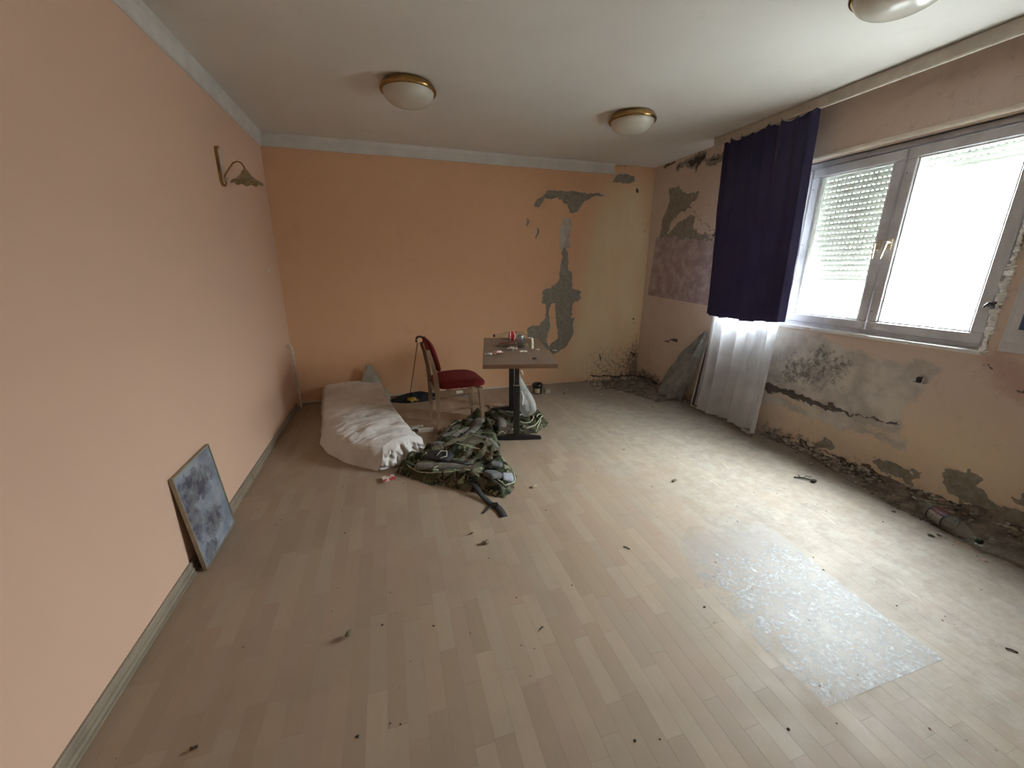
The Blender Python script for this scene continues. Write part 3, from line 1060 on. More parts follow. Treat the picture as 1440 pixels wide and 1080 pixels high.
# ---- mattress under a white sheet
def draped_box(name, outline_fn, Hfn, mat, nx=90, ny=220, nz=16, disp_fn=None, loc=(0, 0, 0), parent=None):
    """closed soft box: outline_fn(u, v) -> x, y with u across, v along; Hfn(v) height"""
    rows = []
    k = nz
    # one strip across: left side up, top across, right side down
    def section(v, shrink_end):
        pts = []
        for i in range(2 * k + nx + 1):
            if i < k: u, w = 0.0, i / k
            elif i <= k + nx: u, w = (i - k) / nx, 1.0
            else: u, w = 1.0, 1 - (i - k - nx) / k
            pts.append((u, w))
        return pts
    sec = section(0, 0)
    u = np.array([a for a, b in sec]); w = np.array([b for a, b in sec])
    vv = []
    for i in range(k): vv.append((0.0, i / k))
    for i in range(ny + 1): vv.append((i / ny, 1.0))
    for i in range(k - 1, -1, -1): vv.append((1.0, i / k))
    vcoord = np.array([a for a, b in vv]); ww = np.array([b for a, b in vv])
    Ug, Vg = np.meshgrid(u, vcoord)
    Wu = np.minimum(*np.meshgrid(w, ww))
    return Ug, Vg, Wu


def quad_pt(v, pts):
    """piecewise linear smooth interpolation along v"""
    pts = np.array(pts, float)
    t = np.linspace(0, 1, len(pts))
    return np.interp(v, t, pts[:, 0]), np.interp(v, t, pts[:, 1])


def smooth_path(v, pts):
    pts = np.array(pts, float); n = len(pts)
    t = np.clip(v, 0, 1) * (n - 1)
    i = np.clip(np.floor(t).astype(int), 0, n - 2); f = t - i
    P0 = pts[np.clip(i - 1, 0, n - 1)]; P1 = pts[i]; P2 = pts[i + 1]; P3 = pts[np.clip(i + 2, 0, n - 1)]
    f = f[..., None]
    r = .5 * ((2 * P1) + (-P0 + P2) * f + (2 * P0 - 5 * P1 + 4 * P2 - P3) * f ** 2 + (-P0 + 3 * P1 - 3 * P2 + P3) * f ** 3)
    return r[..., 0], r[..., 1]


n = NT('white_cotton_sheet')
o_ = n.pos()
c = n.mix(n.ramp(n.noise(3, 5, o_, .6), .4, .75), (.74, .71, .68), (.56, .49, .43))
m_sheet = n.done(n.bsdf(c, .9, n.bump(n.noise(22, 5, n.mapping(o_, (1, 1.0, 1)), .6), .35, .01), 0, .2, **{'Sheen Weight': .2}))

Ug, Vg, Wg = draped_box('x', None, None, None)
LFT = [(.24, -.07), (.30, -.50), (.35, -.90), (.42, -1.25), (.62, -1.60), (.86, -1.80)]
RGT = [(.90, -.07), (.93, -.38), (.98, -.72), (1.04, -1.05), (1.13, -1.40), (1.21, -1.67)]
# v = 0 far end, v = 1 near end; w = 0 at the floor, 1 on top
lx, ly = smooth_path(Vg, LFT); rx, ry = smooth_path(Vg, RGT)
ue = Ug
X = lx + (rx - lx) * ue; Y = ly + (ry - ly) * ue
Ht = .215 - .06 * sstep(.35, .9, Vg) + .03 * np.sin(PI * Ug) + .012 * (fbm(Ug * 3, Vg * 5, 40) - .5)
# pull the top edge in, let the skirt flare out
rim = np.minimum(np.minimum(Ug, 1 - Ug) * .7, np.minimum(Vg, 1 - Vg) * 1.7)
edge_round = np.sqrt(np.clip(1 - (1 - np.clip(rim / .045, 0, 1)) ** 2, 0, 1))
Z = np.where(Wg >= 1, Ht * (.86 + .14 * edge_round), Ht * .86 * Wg)
cxm, cym = (lx + rx) / 2, (ly + ry) / 2
pull = .030 * Wg
dx = X - cxm; dy = Y - cym
side = np.hypot(dx, dy) + 1e-6
X = X - dx / side * pull * np.clip(side * 6, 0, 1); 
# near end leans back
end = sstep(.9, 1, Vg) * Wg
Y = Y + .045 * end; Y = Y + .0 * X
# wrinkles
ang = X * .95 + Y * .32
cross = -X * .32 + Y * .95
zone = np.exp(-((Vg - .66) / .17) ** 2) * sstep(0, .2, Ug) 
ridge = 1 - np.abs(2 * fbm(cross * 15 + 2.0 * fbm(X * 6, Y * 6, 4), ang * 3.2, 61, 3) - 1) * 2.2
Z = Z + np.where(Wg >= 1, zone * .030 * ridge + .012 * (fbm(X * 9, Y * 9, 71) - .5) + .010 * sstep(.35, .6, Vg) * (1 - np.abs(2 * fbm(cross * 26 + 3 * fbm(X * 5, Y * 5, 7), ang * 5, 66, 3) - 1) * 2), 0) * np.clip(rim / .03, 0, 1)
# pleats on the near face and on the left skirt
face = sstep(.97, 1, Vg) * np.sin(PI * np.clip(Wg, 0, 1)) ** .8
pl = (1 - np.abs(2 * fbm(Ug * 6 + Wg * 1.6, Wg * 1.8, 81, 3) - 1) * 2.2) * .6
Y = Y - face * .085 * pl - .03 * (1 - Wg) * sstep(.99, 1, Vg) * 0
left = (Ug <= 0) * (1 - Wg)
X = X - left * (.012 + .045 * (fbm(Vg * 9, Wg * 1.2, 91, 2) - .5))
Z = np.maximum(Z, .002)
root = empty('mattress', (.7, -.9, 0), 0, 'narrow mattress wrapped in a rumpled white sheet, lying on the floor by left wall', 'mattress')
mt = grid_obj('fitted_sheet', X - .7, Y + .9, Z, m_sheet, root)
# ---- crumpled cloth against the wall behind the mattress
def crumple(name, center, rx_, ry_, h, mat, seed, label, cat, peak=(0, 0), amp=.35, n_=40, power=1.0, group=None, rot=0):
    u = np.linspace(-1, 1, n_)
    A, B_ = np.meshgrid(u, u)
    # map the square to a disc
    Xd = A * np.sqrt(1 - B_ ** 2 / 2); Yd = B_ * np.sqrt(1 - A ** 2 / 2)
    r = np.hypot(Xd, Yd)
    ang = np.arctan2(Yd, Xd)
    wob = 1 + .25 * (fbm(np.cos(ang) * 2 + 5, np.sin(ang) * 2 + 5, seed) - .5) * 2
    rg = 1 - np.abs(2 * fbm(Xd * 3 + 7, Yd * 3 + 3, seed + 5, 4) - 1) * 1.6
    d = np.hypot(Xd - peak[0], Yd - peak[1])
    Z = h * np.clip(1 - r ** 2.2, 0, 1) ** .5 * (np.clip(1.15 - d, 0.15, 1) ** power) * (1 - amp + amp * rg)
    Z = np.maximum(Z, 0) + .002
    Z[r > .995] = .001
    X = Xd * wob * rx_; Y = Yd * wob * ry_
    X, Y = X * math.cos(rot) - Y * math.sin(rot), X * math.sin(rot) + Y * math.cos(rot)
    o = grid_obj(name, X, Y, Z, mat, loc=center)
    return tag(o, label, cat, group)


m_gcloth = plain('grey_green_cotton', (.40, .39, .33), .95, var=.15, scale=12, bump=.3)
crumple('pillow', (.75, -.115, .03), .21, .10, .40, m_gcloth, 5, 'crumpled grey-green pillow bunched against the wall behind the mattress', 'pillow', (.05, .1), .28, power=1.0)

# ---- chair
wood = NT('beech_chair_wood')
o_ = wood.obj()
c = wood.mix(wood.ramp(wood.noise(25, 5, wood.mapping(o_, (1, 1, .12)), .6), .3, .7), (.20, .125, .075), (.28, .18, .11))
m_wood = wood.done(wood.bsdf(c, .45, None, 0, .5))
n = NT('red_upholstery')
c = n.mix(n.ramp(n.noise(8, 4, n.obj()), .3, .7), (.135, .010, .009), (.095, .006, .006))
m_red = n.done(n.bsdf(c, .9, n.bump(n.noise(300, 2, n.obj()), .3, .002), 0, .2, **{'Sheen Weight': .3, 'Sheen Tint': (.8, .2, .2)}))
chair = empty('dining_chair', (1.345, -1.31, 0), math.radians(4), 'wooden dining chair with red padded seat and backrest beside the small table', 'chair')
for y in (0, .39):
    mb = MB()
    path = [(0.0, 0), (0.004, .2), (.006, .42), (-.005, .56), (-.032, .70), (-.055, .78)]
    wds = [.013, .016, .019, .018, .015, .013]
    vs = []; fs = []
    for (x, z), w_ in zip(path, wds):
        for (sx, sy) in ((-1, -1), (1, -1), (1, 1), (-1, 1)):
            vs.append((x + sx * w_, y + sy * .012, z))
    for i in range(len(path) - 1):
        for k in range(4):
            k2 = (k + 1) % 4
            fs.append((i * 4 + k, i * 4 + k2, (i + 1) * 4 + k2, (i + 1) * 4 + k))
    fs += [(3, 2, 1, 0), tuple(4 * (len(path) - 1) + k for k in range(4))]
    mb.add(vs, fs); mb.build('leg', m_wood, chair)
    mb = MB()
    vs = []
    for (x, z, w_) in ((.412, 0, .011), (.385, .42, .019)):
        for (sx, sy) in ((-1, -1), (1, -1), (1, 1), (-1, 1)):
            vs.append((x + sx * w_, y + sy * w_ * .8 + (.0 if y == 0 else 0), z))
    mb.add(vs, [(0, 1, 5, 4), (1, 2, 6, 5), (2, 3, 7, 6), (3, 0, 4, 7), (3, 2, 1, 0), (4, 5, 6, 7)])
    mb.build('leg', m_wood, chair)
    mb = MB(); mb.box((.015, y - .009, .375), (.385, y + .009, .42), .003); mb.build('side_rail', m_wood, chair)
    mb = MB(); mb.box((.01, y - .007, .232), (.39, y + .007, .252), .003); mb.build('stretcher', m_wood, chair)
mb = MB(); mb.box((.375, 0, .375), (.393, .39, .42), .003); mb.build('front_rail', m_wood, chair)
mb = MB(); mb.box((.0, 0, .375), (.018, .39, .42), .003); mb.build('back_rail', m_wood, chair)
# padded seat: superellipse dome
def pad(name, fx, nu=40, nv=40):
    u = np.linspace(-1, 1, nu); A, B_ = np.meshgrid(u, u)
    return A, B_
nA, nT = 24, 48
ph = np.linspace(-PI / 2, PI / 2, nA); th = np.linspace(0, 2 * PI, nT, endpoint=False)
TH_, PH = np.meshgrid(th, ph)
se_ = lambda a, e: np.sign(a) * np.abs(a) ** e
X = se_(np.cos(PH), .35) * se_(np.cos(TH_), .45); Y = se_(np.cos(PH), .35) * se_(np.sin(TH_), .4); Z = se_(np.sin(PH), .8)
Xs = .225 + .222 * X * (1 + 0 * Y); Ys = .195 + .218 * Y; Zs = .455 + .036 * Z + .016 * (1 - X ** 2) * (Z > 0) - .012 * (X > .6) * (X - .6) * 2
grid_obj('seat', Xs, Ys, Zs, m_red, chair, closed_u=True)
Yb = .195 + .222 * Y; Zl = .135 * X; 
lean = .23
Xb = .026 + Z * .024 - Zl * .27 - .25 * Zl ** 2
Zb = .715 + Zl
grid_obj('backrest', Xb - .022, Yb, Zb - .005, m_red, chair, closed_u=True)
mb = MB(); mb.box((.165, -.012, .385), (.225, -.0092, .412)); mb.build('label', plain('white_sticker', (.66, .60, .50), .6), chair)

# ---- cane hooked on the chair back
mb = MB()
hook = []
for k in range(11):
    a = math.radians(-60 + 27 * k)
    hook.append((.033 * math.cos(a), 0, .033 * math.sin(a)))
hp = Vector((1.255, -.92, .80))
m_dark = plain('dark_brown_plastic', (.05, .035, .03), .4)
root = empty('walking_cane', (1.16, -.12, 0.0), 0, 'thin brown cane with a dark ring-like handle hooked behind the red chair back', 'cane')
o0 = Vector((1.16, -.12, 0))
mb.tube([tuple(hp + Vector(q) - o0) for q in hook], .010, 8); mb.build('handle', m_dark, root, True)
mb = MB(); mb.tube([tuple(hp + Vector((-.02, .02, -.03)) - o0), (0.0, 0.05, .004)], [.006, .004], 8); mb.build('shaft', plain('reddish_brown_stick', (.26, .14, .08), .5), root, True)

# ---- pedestal table
tb = empty('pedestal_table', (2.04, -1.31, 0), -math.radians(13.5), 'small rectangular wood-look table on two black pedestal columns by the back wall', 'table')
n = NT('wood_look_tabletop')
c = n.mix(n.ramp(n.noise(12, 5, n.mapping(n.obj(), (1, .1, 1)), .6), .3, .7), (.20, .14, .10), (.26, .19, .14))
c = n.mix(n.ramp(n.noise(6, 6, n.obj(), .7), .42, .7, 0, .75), c, (.25, .22, .185))
m_top = n.done(n.bsdf(c, .45, None, 0, .5))
n = NT('brown_edge_band')
c = n.mix(n.ramp(n.noise(9, 4, n.mapping(n.obj(), (.3, 1, 1))), .3, .7), (.14, .075, .042), (.19, .105, .06))
m_band = n.done(n.bsdf(c, .4))
mb = MB(); mb.box((-.275, -.585, .722), (.275, .585, .751), .002); mb.build('tabletop', m_top, tb)
mb = MB()
mb.box((-.278, -.588, .718), (.278, -.583, .7495), .001); mb.box((-.278, .583, .718), (.278, .588, .7495), .001)
mb.box((-.278, -.588, .718), (-.273, .588, .7495), .001); mb.box((.273, -.588, .718), (.278, .588, .7495), .001)
mb.build('edge_band', m_band, tb)
m_blk = plain('black_enamel', (.018, .017, .017), .35, .2, var=.3)
for yy in (-.24, .50):
    mb = MB()
    mb.box((-.026, yy - .022, .03), (.026, yy + .022, .50), .006); mb.box((-.019, yy - .016, .50), (.019, yy + .016, .715), .004)
    mb.build('column', m_blk, tb)
    mb = MB(); mb.box((-.029, yy - .025, .49), (.029, yy + .025, .498), .002); mb.build('collar', m_metal, tb)
    mb = MB()
    vs = []; fs = []
    st = [(-.215, .017, .020), (-.205, .020, .026), (-.04, .026, .048), (.04, .026, .048), (.205, .020, .026), (.215, .017, .020)]
    for (x, hw, zt) in st:
        vs += [(x, yy - hw, .003), (x, yy + hw, .003), (x, yy + hw * .8, zt), (x, yy - hw * .8, zt)]
    for i in range(len(st) - 1):
        for k in range(4):
            k2 = (k + 1) % 4
            fs.append((i * 4 + k, (i + 1) * 4 + k, (i + 1) * 4 + k2, i * 4 + k2))
    fs += [(0, 1, 2, 3), tuple(4 * (len(st) - 1) + k for k in (3, 2, 1, 0))]
    mb.add(vs, fs); mb.build('foot', m_blk, tb)
    mb = MB(); mb.box((-.12, yy - .03, .708), (.12, yy + .03, .7185), .002); mb.build('top_bracket', m_blk, tb)

# ---- on the table
m_pet = clear_plastic('clear_bottle_plastic', (.90, .92, .88), .10, .08)


def bottle(a, b, R, capmat, bandmat, label, neck_first=True, band=(.50, .72), name='plastic_bottle', bands=()):
    a = Vector(a); b = Vector(b); L = (b - a).length
    root = empty(name, (a.x, a.y, a.z - R), 0, label, 'bottle')
    M = Matrix.Translation(-Vector((a.x, a.y, a.z - R))) @ axis_matrix(a, b)
    mb = MB()
    pr = [(.0115, .012), (.0125, .02), (.0125, .035), (.018, .05), (R * .62, .085), (R * .9, .12), (R, .15), (R, L * .62), (R * .94, L * .66), (R, L * .70), (R, L - .02), (R * .86, L - .004), (R * .5, L), (R * .3, L - .012), (.001, L - .012)]
    mb.lathe(pr, 28, M); mb.build('bottle_body', m_pet, root, True)
    mb = MB(); mb.lathe([(.0005, 0), (.014, 0), (.015, .003), (.015, .018), (.0128, .019)], 20, M); mb.build('cap', capmat, root, True)
    mb = MB(); mb.lathe([(R + .0008, L * band[0]), (R + .0008, L * band[1])], 28, M); mb.build('label', bandmat, root, True)
    for (s0, s1, mt_) in bands:
        mb = MB(); mb.lathe([(R + .0014, L * s0), (R + .0014, L * s1)], 28, M); mb.build('label_border', mt_, root, True)
    return root


n = NT('red_white_label')
wv = n.n('ShaderNodeTexWave'); wv.inputs['Scale'].default_value = 9; wv.inputs['Distortion'].default_value = 6; wv.inputs['Detail'].default_value = 2
n.set(wv.inputs['Vector'], n.obj())
c = n.mix(n.ramp(wv.outputs[0], .72, .85), (.55, .02, .02), (.80, .70, .66))
m_lab = n.done(n.bsdf(c, .35))
bottle((1.965, -.83, .751 + .045), (2.255, -.945, .751 + .045), .045, plain('dark_red_cap', (.12, .01, .01), .4), m_lab,
       'clear plastic bottle with a red label lying at the far end of the tabletop')

root = empty('drink_can', (2.105, -1.255, .751), 0, 'grey metal drink can standing among litter on the small table', 'can')
mb = MB(); mb.lathe([(.001, .004), (.020, .004), (.024, 0), (.027, .008), (.027, .098), (.0245, .105), (.0245, .108)], 28)
n = NT('grey_printed_can')
c = n.mix(n.ramp(n.noise(30, 3, n.mapping(n.obj(), (1, 1, 3))), .5, .6), (.22, .22, .25), (.36, .36, .38))
mb.build('can_body', n.done(n.bsdf(c, .35, None, .6)), root, True)
mb = MB(); mb.lathe([(.001, .1045), (.022, .1045), (.0245, .108)], 28); mb.build('can_lid', plain('dark_can_lid', (.03, .03, .04), .4, .6), root, True)

root = empty('small_bottle', (2.185, -1.33, .751), 0, 'small cream plastic bottle with a bent nozzle on the small table', 'bottle')
m_cream = plain('cream_plastic', (.62, .56, .40), .5)
mb = MB(); mb.lathe([(.001, 0), (.017, 0), (.0185, .004), (.0175, .045), (.0185, .06), (.012, .072), (.010, .078)], 20); mb.build('bottle_body', m_cream, root, True)
mb = MB(); mb.lathe([(.012, .074), (.015, .078), (.015, .092), (.008, .096), (.001, .097)], 16); mb.tube([(0, 0, .088), (-.022, .0, .098), (-.036, 0, .094)], .005, 8); mb.build('nozzle', plain('pale_cap_plastic', (.70, .64, .50), .5), root, True)


def scrap(name, loc, sx, sy, h, col, seed, label, cat, rot=0, n_=12, rough=.8, group=None, matname=None):
    """crumpled flake of paper or foil with thickness"""
    u = np.linspace(-1, 1, n_); A, B_ = np.meshgrid(u, u)
    X = A * sx * (1 + .35 * (fbm(A * 1.5 + seed, B_ * 1.5, seed) - .5)); Y = B_ * sy * (1 + .5 * (fbm(A * 2, B_ * 2 + seed, seed + 1) - .5))
    Z = h * (1 - np.abs(2 * fbm(A * 1.7 + 3, B_ * 1.7 + seed, seed + 2, 3) - 1) * 1.8) * (1 - .5 * (A ** 2 + B_ ** 2) / 2)
    Z = Z - Z.min() + .001
    X, Y = X * math.cos(rot) - Y * math.sin(rot), X * math.sin(rot) + Y * math.cos(rot)
    m = col if not isinstance(col, tuple) else plain(matname or (name + '_%d_surface' % seed), col, rough, var=.25, scale=60)
    o = grid_obj(name, X, Y, Z, m, loc=loc)
    sm = o.modifiers.new('thick', 'SOLIDIFY'); sm.thickness = .0012; sm.offset = 1
    return tag(o, label, cat, group)


TZ = .752
scrap('paper_scrap', (1.745, -1.52, TZ), .030, .020, .018, (.74, .68, .62), 3, 'crumpled white paper at the left edge of the small tabletop', 'paper')
n = NT('pink_white_wrapper'); c = n.mix(n.ramp(n.noise(60, 3, n.obj()), .45, .55), (.74, .66, .60), (.52, .16, .12)); m_pw = n.done(n.bsdf(c, .6))
scrap('candy_wrapper', (1.83, -1.50, TZ), .040, .022, .028, m_pw, 5, 'crumpled white and red wrapper near the left front of the tabletop', 'wrapper', .3)
scrap('foil_scrap', (1.995, -1.37, TZ), .045, .022, .022, (.58, .50, .44), 8, 'torn pinkish foil strip lying in front of the grey can', 'foil', -.2)
scrap('paper_scrap', (2.06, -1.48, TZ), .030, .012, .012, (.78, .72, .64), 9, 'small white paper strip at the middle of the tabletop', 'paper', -.1)
scrap('cigarette_end', (2.20, -1.43, TZ), .020, .008, .012, (.78, .72, .62), 12, 'white cigarette end beside the cream plastic bottle', 'cigarette', -.8)
scrap('paper_scrap', (2.335, -1.50, TZ), .018, .008, .010, (.74, .66, .54), 13, 'tiny white scrap by the right edge of the tabletop', 'paper', -1.0)
scrap('cork', (2.05, -1.775, TZ), .018, .009, .014, (.05, .035, .025), 14, 'small dark lump near the front edge of the tabletop', 'crumb')
scrap('dried_leaf', (1.97, -1.18, TZ), .055, .045, .016, (.15, .10, .06), 15, 'dry brown leaf litter in the middle of the tabletop', 'leaf')
scrap('tobacco_pouch', (2.03, -1.10, TZ), .075, .035, .020, (.17, .06, .04), 16, 'flattened dark red pouch lying behind the grey can', 'pouch')
scrap('dried_leaf', (2.15, -1.16, TZ), .035, .03, .018, (.10, .07, .04), 17, 'dark dry leaf between the can and the cream bottle', 'leaf')
scrap('lighter', (2.15, -1.22, TZ), .03, .012, .02, (.30, .26, .10), 18, 'olive yellow lighter standing behind the cream bottle', 'lighter')

# ---- plastic bag hanging at the near column
n = NT('thin_white_bag')
o_ = n.obj()
df = n.n('ShaderNodeBsdfPrincipled'); df.inputs['Base Color'].default_value = (.62, .64, .62, 1); df.inputs['Roughness'].default_value = .3
n.set(df.inputs['Normal'], n.bump(n.noise(18, 6, o_, .65, 1.0), .8, .02))
tr = n.n('ShaderNodeBsdfTransparent'); tr.inputs[0].default_value = (.9, .93, .9, 1)
tl = n.n('ShaderNodeBsdfTranslucent'); tl.inputs[0].default_value = (.7, .72, .7, 1)
m1 = n.n('ShaderNodeMixShader'); m1.inputs[0].default_value = .35
n.t.links.new(df.outputs[0], m1.inputs[1]); n.t.links.new(tl.outputs[0], m1.inputs[2])
m2 = n.n('ShaderNodeMixShader'); n.set(m2.inputs[0], n.ramp(n.noise(9, 4, o_), .35, .7, .15, .55))
n.t.links.new(m1.outputs[0], m2.inputs[1]); n.t.links.new(tr.outputs[0], m2.inputs[2])
m_bag = n.done(m2.outputs[0])
root = empty('plastic_bag', (2.08, -1.31, .10), 0, 'thin white plastic bag knotted to the black table column', 'bag')
nz_, na_ = 34, 40
t = np.linspace(0, 1, nz_); a = np.linspace(0, 2 * PI, na_, endpoint=False)
A, T = np.meshgrid(a, t)
rad = np.interp(T, [0, .04, .15, .35, .7, .92, 1], [.002, .06, .088, .085, .052, .018, .012])
rad = rad * (1 + .30 * (fbm(np.cos(A) * 2.2 + 4, np.sin(A) * 2.2 + T * 3, 51, 4) - .5) * 2 + .10 * np.cos(7 * A + T * 4) * T)
cxb = np.interp(T, [0, .3, .7, 1], [.115, .085, .02, -.008])
grid_obj('bag_body', cxb + rad * np.cos(A), .03 + rad * .8 * np.sin(A), .005 + T * .43 + .02 * np.cos(A) * (T < .1), m_bag, root, closed_u=True)
mb = MB()
mb.tube([(-.008, .03, .43), (-.014, .02, .47), (-.012, .0, .51), (-.02, -.02, .54), (-.01, .0, .57)], [.012, .017, .010, .014, .006], 8)
mb.tube([(-.008, .0, .44), (.012, -.03, .45), (.022, -.04, .42)], [.008, .010, .004], 6)
mb.build('knot', plain('white_bag_knot', (.66, .62, .55), .5, bump=.5), root, True)
mb = MB(); mb.tube([(.012, -.03, .27), (.02, -.05, .22), (.016, -.05, .17), (.022, -.045, .14)], [.006, .012, .009, .004], 6)
mb.build('loose_handle', plain('white_bag_knot', (.66, .62, .55)), root, True)

# ---- camouflage blanket and gear
n = NT('camouflage_cloth')
o_ = n.obj()
def th(sc_, off, lo):
    return n.ramp(n.noise(sc_, 3, n.mapping(o_, (1, 1, 1), (0, 0, off), (off * 3, off, 0)), .5, .8), lo, lo + .02)
c = n.mix(th(11, .3, .50), (.060, .068, .032), (.125, .115, .075))
c = n.mix(th(14, 1.3, .52), c, (.020, .024, .014))
c = n.mix(th(12, 2.3, .56), c, (.070, .048, .033))
c = n.mix(th(20, 4.0, .62), c, (.25, .26, .17))
m_camo = n.done(n.bsdf(c, .85, n.bump(n.noise(90, 3, o_), .3, .003), 0, .2))
m_lining = plain('grey_fleece_lining', (.17, .155, .13), .95, var=.25, scale=25, bump=.4)
m_piping = plain('pale_green_piping', (.42, .43, .31), .7)

def folds(a, b, X, Y, seed, fold):
    """soft rounded folds with narrow creases, bent by large noise"""
    w1 = fbm(X * 3.2, Y * 3.2, seed + 2, 3); w2 = fbm(X * 3.2 + 9, Y * 3.2, seed + 6, 3)
    p1 = (b + .55 * w1) * fold; p2 = (a + .45 * w2) * fold * .55
    f1 = np.abs(np.sin(p1 * PI)) ** .7; f2 = np.abs(np.sin(p2 * PI)) ** .8
    return .65 * f1 + .35 * f2 + .25 * (fbm(X * 22, Y * 22, seed + 4, 3) - .5)


def cloth_heap(name, poly, hmax, mat, seed, origin, parent=None, fold=9.0, stretch=(1, .4), rot=0.6, step=.012, base=0.0, amp=.6):
    pol = np.array(poly)
    x0, y0 = pol.min(0) - .03; x1, y1 = pol.max(0) + .03
    X, Y = np.meshgrid(np.arange(x0, x1, step), np.arange(y0, y1, step))
    wx = X + .05 * (fbm(X * 8, Y * 8, seed) - .5); wy = Y + .05 * (fbm(X * 8, Y * 8, seed + 1) - .5)
    d = sdf(wx, wy, poly)
    a = X * math.cos(rot) + Y * math.sin(rot); b = -X * math.sin(rot) + Y * math.cos(rot)
    q = .35 * fbm(X * 4, Y * 4, seed + 2)
    rdg = folds(a, b, X, Y, seed, fold)
    big = fbm(X * 4, Y * 4, seed + 9, 2)
    e = sstep(-.004, .05, d)
    Z = base + hmax * e * (1 - amp + amp * rdg) * (.45 + .9 * big) + .004
    Z = np.maximum(Z, .003 + base * 0)
    Z = np.where(d < .0, .002 + base, Z)
    o = grid_obj(name, X - origin[0], Y - origin[1], Z - origin[2], mat, parent, keep=(d > -.012))
    return o, (lambda x, y: float(np.interp(0, [0], [0])))


def hfun(poly, hmax, seed, fold=9.0, stretch=(1, .4), rot=.6, base=0., amp=.6):
    def f(x, y):
        X = np.array([x]); Y = np.array([y])
        wx = X + .05 * (fbm(X * 8, Y * 8, seed) - .5); wy = Y + .05 * (fbm(X * 8, Y * 8, seed + 1) - .5)
        d = sdf(wx, wy, poly)
        a = X * math.cos(rot) + Y * math.sin(rot); b = -X * math.sin(rot) + Y * math.cos(rot)
        q = .35 * fbm(X * 4, Y * 4, seed + 2)
        rdg = folds(a, b, X, Y, seed, fold)
        big = fbm(X * 4, Y * 4, seed + 9, 2)
        Z = base + hmax * sstep(-.004, .05, d) * (1 - amp + amp * rdg) * (.45 + .9 * big) + .004
        return max(float(Z[0]), .004)
    return f


BLK = [(0.98, -1.87), (1.05, -1.71), (1.16, -1.66), (1.25, -1.50), (1.32, -1.43), (1.46, -1.2), (1.73, -1.0), (1.82, -0.97), (1.83, -1.36), (1.82, -1.6), (1.78, -1.75), (1.75, -1.93), (1.78, -2.18), (1.69, -2.36), (1.63, -2.41), (1.52, -2.32), (1.41, -2.26), (1.31, -2.18), (1.12, -2.03)]
o0 = (1.5, -1.8, 0)
blk = empty('camouflage_blanket', o0, 0, 'green camouflage blanket heaped on the floor in front of the chair', 'blanket')
cloth_heap('blanket_cloth', BLK, .125, m_camo, 101, o0, blk, fold=7, amp=.75)
hb = hfun(BLK, .125, 101, fold=7, amp=.75)
FLC = [(1.30, -1.66), (1.42, -1.55), (1.60, -1.50), (1.70, -1.62), (1.74, -1.80), (1.72, -1.95), (1.64, -1.98), (1.56, -1.90), (1.42, -1.84), (1.32, -1.76)]
cloth_heap('fleece_side', FLC, .055, plain('olive_fleece', (.155, .135, .085), .95, var=.3, scale=14, bump=.3), 131, o0, blk, fold=4, base=.055, amp=.5)
FL2 = [(1.40, -1.25), (1.55, -1.15), (1.72, -1.06), (1.80, -1.2), (1.66, -1.36), (1.50, -1.50), (1.38, -1.52), (1.30, -1.50)]
cloth_heap('fleece_side', FL2, .05, m_lining, 141, o0, blk, fold=9, base=.045, amp=.7)


def on_heap(pts, r, name, mat, parent, hf, origin, flat=1.0, lift=.0, sub=6, n_=8):
    """a soft roll or cord that follows the heap"""
    P = []
    P_in = np.array(pts)
    t = np.linspace(0, 1, (len(pts) - 1) * sub + 1)
    xs, ys = smooth_path(t, P_in)
    for x, y in zip(xs, ys):
        P.append((x - origin[0], y - origin[1], hf(x, y) + lift - origin[2]))
    z = np.array([p[2] for p in P]); z = np.convolve(np.pad(z, 2, 'edge'), np.ones(5) / 5, 'valid')
    P = [(p[0], p[1], max(zz, r * flat * .6)) for p, zz in zip(P, z)]
    mb = MB()
    rs = [r * (1 if 0 < i < len(P) - 1 else .5) * (1 + .25 * (vnoise(i * .9, 3, 4) - .5)) for i in range(len(P))]
    mb.tube(P, rs, n_, flat)
    return mb.build(name, mat, parent, True)


# grey lining turned outwards in folds
on_heap([(1.10, -1.93), (1.22, -1.97), (1.36, -2.02), (1.50, -2.07)], .040, 'lining_fold', m_lining, blk, hb, o0, .55)
on_heap([(1.28, -1.60), (1.40, -1.62), (1.52, -1.54), (1.64, -1.40), (1.74, -1.24)], .045, 'lining_fold', m_lining, blk, hb, o0, .5)
on_heap([(1.62, -1.62), (1.70, -1.72), (1.72, -1.85)], .035, 'lining_fold', m_lining, blk, hb, o0, .5)
on_heap([(1.20, -1.60), (1.28, -1.60), (1.33, -1.57)], .035, 'lining_fold', m_lining, blk, hb, o0, .5)
for q in ([(1.24, -1.63), (1.36, -1.72), (1.46, -1.80), (1.60, -1.88), (1.70, -2.02)],
          [(1.05, -1.90), (1.14, -1.99), (1.26, -2.08), (1.40, -2.13), (1.54, -2.22)],
          [(1.72, -2.0), (1.77, -2.12), (1.75, -2.24), (1.66, -2.33)],
          [(1.47, -1.33), (1.55, -1.50), (1.66, -1.62), (1.72, -1.80)],
          [(1.34, -1.42), (1.45, -1.30), (1.58, -1.17)],
          [(1.14, -1.74), (1.20, -1.83), (1.24, -1.90)],
          [(1.22, -2.03), (1.30, -2.00), (1.38, -2.09), (1.47, -2.12)],
          [(1.50, -2.20), (1.60, -2.24), (1.66, -2.34)]):
    on_heap(q, .0045, 'piping', m_piping, blk, hb, o0, 1.0, .004)

